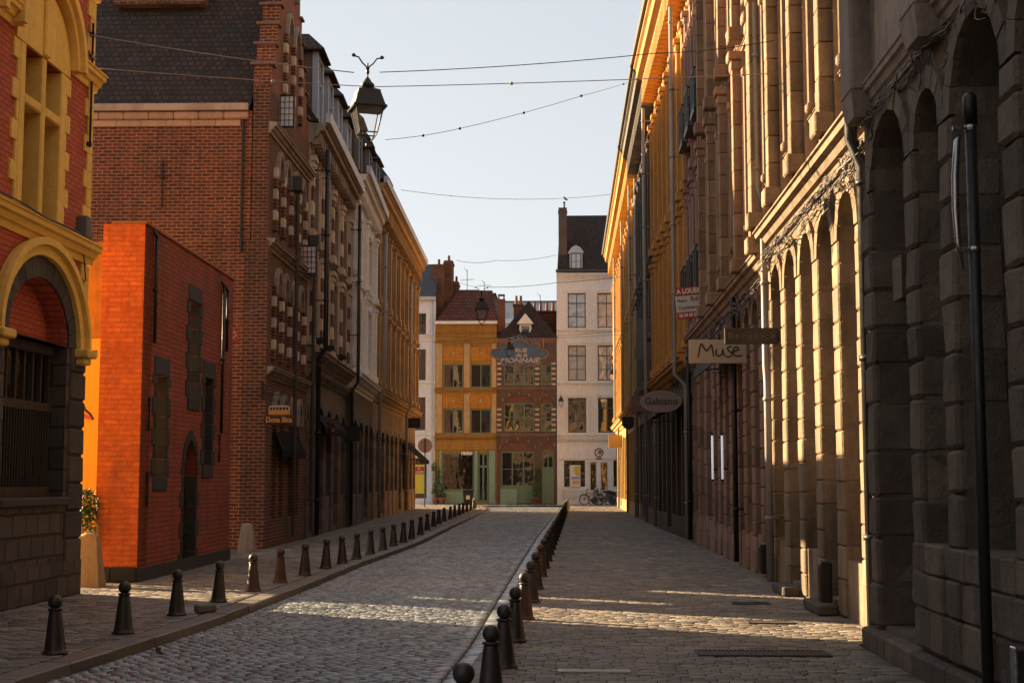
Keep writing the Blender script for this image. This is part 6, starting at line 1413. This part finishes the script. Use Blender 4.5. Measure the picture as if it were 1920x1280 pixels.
rp = thing('window_poster', 'green and white A LOUER poster in the window of the pale blue house', 'poster', (ex(787), YE-0.03, zz(895))); mb = MB(); mb.box(-0.35, 0.35, 0, 0.02, -1.1, 0.9); mb.build('sheet', M['poster_yellow'], rp); mb = MB(); mb.box(-0.35, 0.35, -0.01, 0, 0.25, 0.75); mb.build('red_band', M['red_board'], rp); lettering(rp, 'A', 0.25, M['white_ink'], (0, -0.014, 0.62)); lettering(rp, 'LOUER', 0.22, M['white_ink'], (0, -0.014, 0.38), sx=0.9)
# bicycles
def bicycle(name, label, x, Y, rz, colm, group, tilt=0.0):
    r = thing(name, label, 'bicycle', (x, Y, 0), rz, group); r.rotation_euler = (tilt, 0, rz); R0 = 0.34
    for cx in (-0.52, 0.52):
        mb = MB(); mb.tube([(cx+R0*math.cos(a), 0, R0+R0*math.sin(a)) for a in np.linspace(0, 2*math.pi, 33)], 0.022, 6); wl = mb.build('wheel', M['black'], r)
        mb = MB(); mb.tube([(cx+(R0-.03)*math.cos(a), 0, R0+(R0-.03)*math.sin(a)) for a in np.linspace(0, 2*math.pi, 33)], 0.012, 5); mb.build('rim', M['chrome'], wl)
        mb = MB()
        for a in np.linspace(0, math.pi*2, 15)[:-1]: mb.tube([(cx, 0, R0), (cx+(R0-.03)*math.cos(a), 0, R0+(R0-.03)*math.sin(a))], 0.004, 4)
        mb.build('spokes', M['chrome'], wl)
        mb = MB(); mb.tube([(cx+(R0+.05)*math.cos(a), 0, R0+(R0+.05)*math.sin(a)) for a in np.linspace(0.3, 2.6, 13)], 0.02, 6); mb.build('mudguard', M[colm], r)
    mb = MB(); bb = (0.0, 0, 0.29); st_ = (0.18, 0, 0.78); hd_ = (-0.36, 0, 0.80)
    for p, q in ((bb, st_), (bb, (-0.38, 0, 0.72)), (hd_, st_), ((0.52, 0, R0), bb), ((0.52, 0, R0), (0.17, 0, 0.72)), ((-0.52, 0, R0), (-0.34, 0, 0.92))): mb.tube([p, q], 0.02, 8)
    mb.build('frame', M[colm], r, smooth=True)
    mb = MB(); mb.tube([(-0.34, 0, 0.9), (-0.33, 0, 1.02)], 0.015, 6); mb.tube([(-0.2, -0.27, 1.03), (-0.33, -0.2, 1.05), (-0.36, 0, 1.02), (-0.33, 0.2, 1.05), (-0.2, 0.27, 1.03)], 0.014, 6); mb.build('handlebar', M['iron'], r)
    mb = MB(); mb.tube([st_, (0.2, 0, 0.9)], 0.014, 6); mb.blob((0.22, 0, 0.93), (0.14, 0.07, 0.04), 10, 6, 0); mb.build('saddle', M['black'], r)
    mb = MB(); mb.box(0.3, 0.75, -0.07, 0.07, 0.72, 0.735); mb.tube([(0.52, 0.06, R0), (0.6, 0.06, 0.73)], 0.007, 5); mb.build('rack', M['iron'], r)
    mb = MB(); mb.lathe([(0.09, -0.006), (0.09, 0.006)], 14); o = mb.build('chainring', M['iron'], r); o.rotation_euler = (math.pi/2, 0, 0); o.location = (0, -0.04, 0.29)
    return r
bx = lambda px, Y: onY(px, 940, Y)[0]
bicycle('bicycle', 'silver framed bicycle at the front of the parked bicycles', bx(1127, 96.3), 96.3, 0.05, 'chrome', 'bicycles parked before the white house')
bicycle('bicycle', 'black bicycle parked left of and behind the silver one', bx(1110, 97.0), 97.0, -0.15, 'iron', 'bicycles parked before the white house', 0.06)
bicycle('bicycle', 'grey bicycle at the back of the parked group against the white house', bx(1136, 97.6), 97.6, 0.2, 'grey_frame', 'bicycles parked before the white house', -0.05)
sc = thing('motor_scooter', 'dark motor scooter with a tilted clear windscreen among the bicycles', 'scooter', (bx(1132, 98.2), 98.2, 0), 0.1)
for cx in (-0.6, 0.6): mb = MB(); mb.tube([(cx, -0.06, 0.25), (cx, 0.06, 0.25)], 0.25, 20); mb.build('wheel', M['black'], sc)
mb = MB(); mb.prism([(-0.55, 0.35), (-0.5, 0.95), (-0.38, 0.98), (-0.3, 0.5), (0.1, 0.42), (0.2, 0.75), (0.85, 0.85), (0.8, 0.4), (0.4, 0.3)], -0.14, 0.14); mb.build('body', M['black'], sc); mb = MB(); mb.blob((0.4, 0, 0.85), (0.4, 0.15, 0.07), 12, 6, 0); mb.build('seat', M['black'], sc)
mb = MB(); mb.tube([(-0.4, -0.3, 1.1), (-0.45, 0, 1.02), (-0.4, 0.3, 1.1)], 0.02, 6); mb.build('handlebar', M['iron'], sc)
mb = MB(); mb.hexa([(-0.62, -0.22, 1.0), (-0.30, -0.2, 1.55), (-0.62, 0.22, 1.0), (-0.30, 0.2, 1.55), (-0.60, -0.22, 1.0), (-0.28, -0.2, 1.55), (-0.60, 0.22, 1.0), (-0.28, 0.2, 1.55)]); mb.build('windscreen', M['zinc'], sc)
# antennas, bird
def antenna(label, px, py0, py1, Y):
    x, z1 = onY(px, py0, Y); z0 = onY(px, py1, Y)[1]; o = thing('roof_antenna', label, 'antenna', (x, Y, z0)); h = z1-z0; mb = MB(); mb.tube([(0, 0, 0), (0, 0, h)], 0.025, 6); mb.build('mast', M['iron'], o)
    mb = MB(); mb.tube([(-0.5, 0, h*0.62), (0.5, 0, h*0.66)], 0.015, 5)
    for k in range(6): xx = -0.45+0.18*k; mb.tube([(xx, 0, h*0.62+0.01), (xx, 0.0, h*0.62+0.16)], 0.01, 4)
    mb.tube([(0, 0, h*0.9), (-0.25, 0, h+0.15)], 0.012, 5); mb.build('elements', M['iron'], o)
antenna('tall television antenna on the dark roof left of the middle lantern', 876, 505, 560, 104); antenna('small antenna beside the middle hanging lantern', 908, 528, 550, 105); antenna('thin antenna on the rooftops left of the white house', 1013, 552, 600, 107)
bd = pY(1060, 372, 99.8); o = thing('bird', 'small dark bird perched on the chimney of the white house', 'bird', (bd[0], 99.8, onY(1060, 385, 99.8)[1]+0.05)); mb = MB(); mb.tube([(0.22, 0, 0.30), (0.1, 0, 0.36), (0, 0, 0.42), (-0.07, 0, 0.5), (-0.10, 0, 0.57), (-0.16, 0, 0.56)], [0.01, 0.05, 0.085, 0.06, 0.045, 0.008], 10); mb.tube([(0, -0.02, 0.36), (0, -0.02, 0.0)], 0.01, 4); mb.tube([(0, 0.02, 0.36), (0, 0.02, 0.0)], 0.01, 4); mb.build('body', M['black'], o, smooth=True)
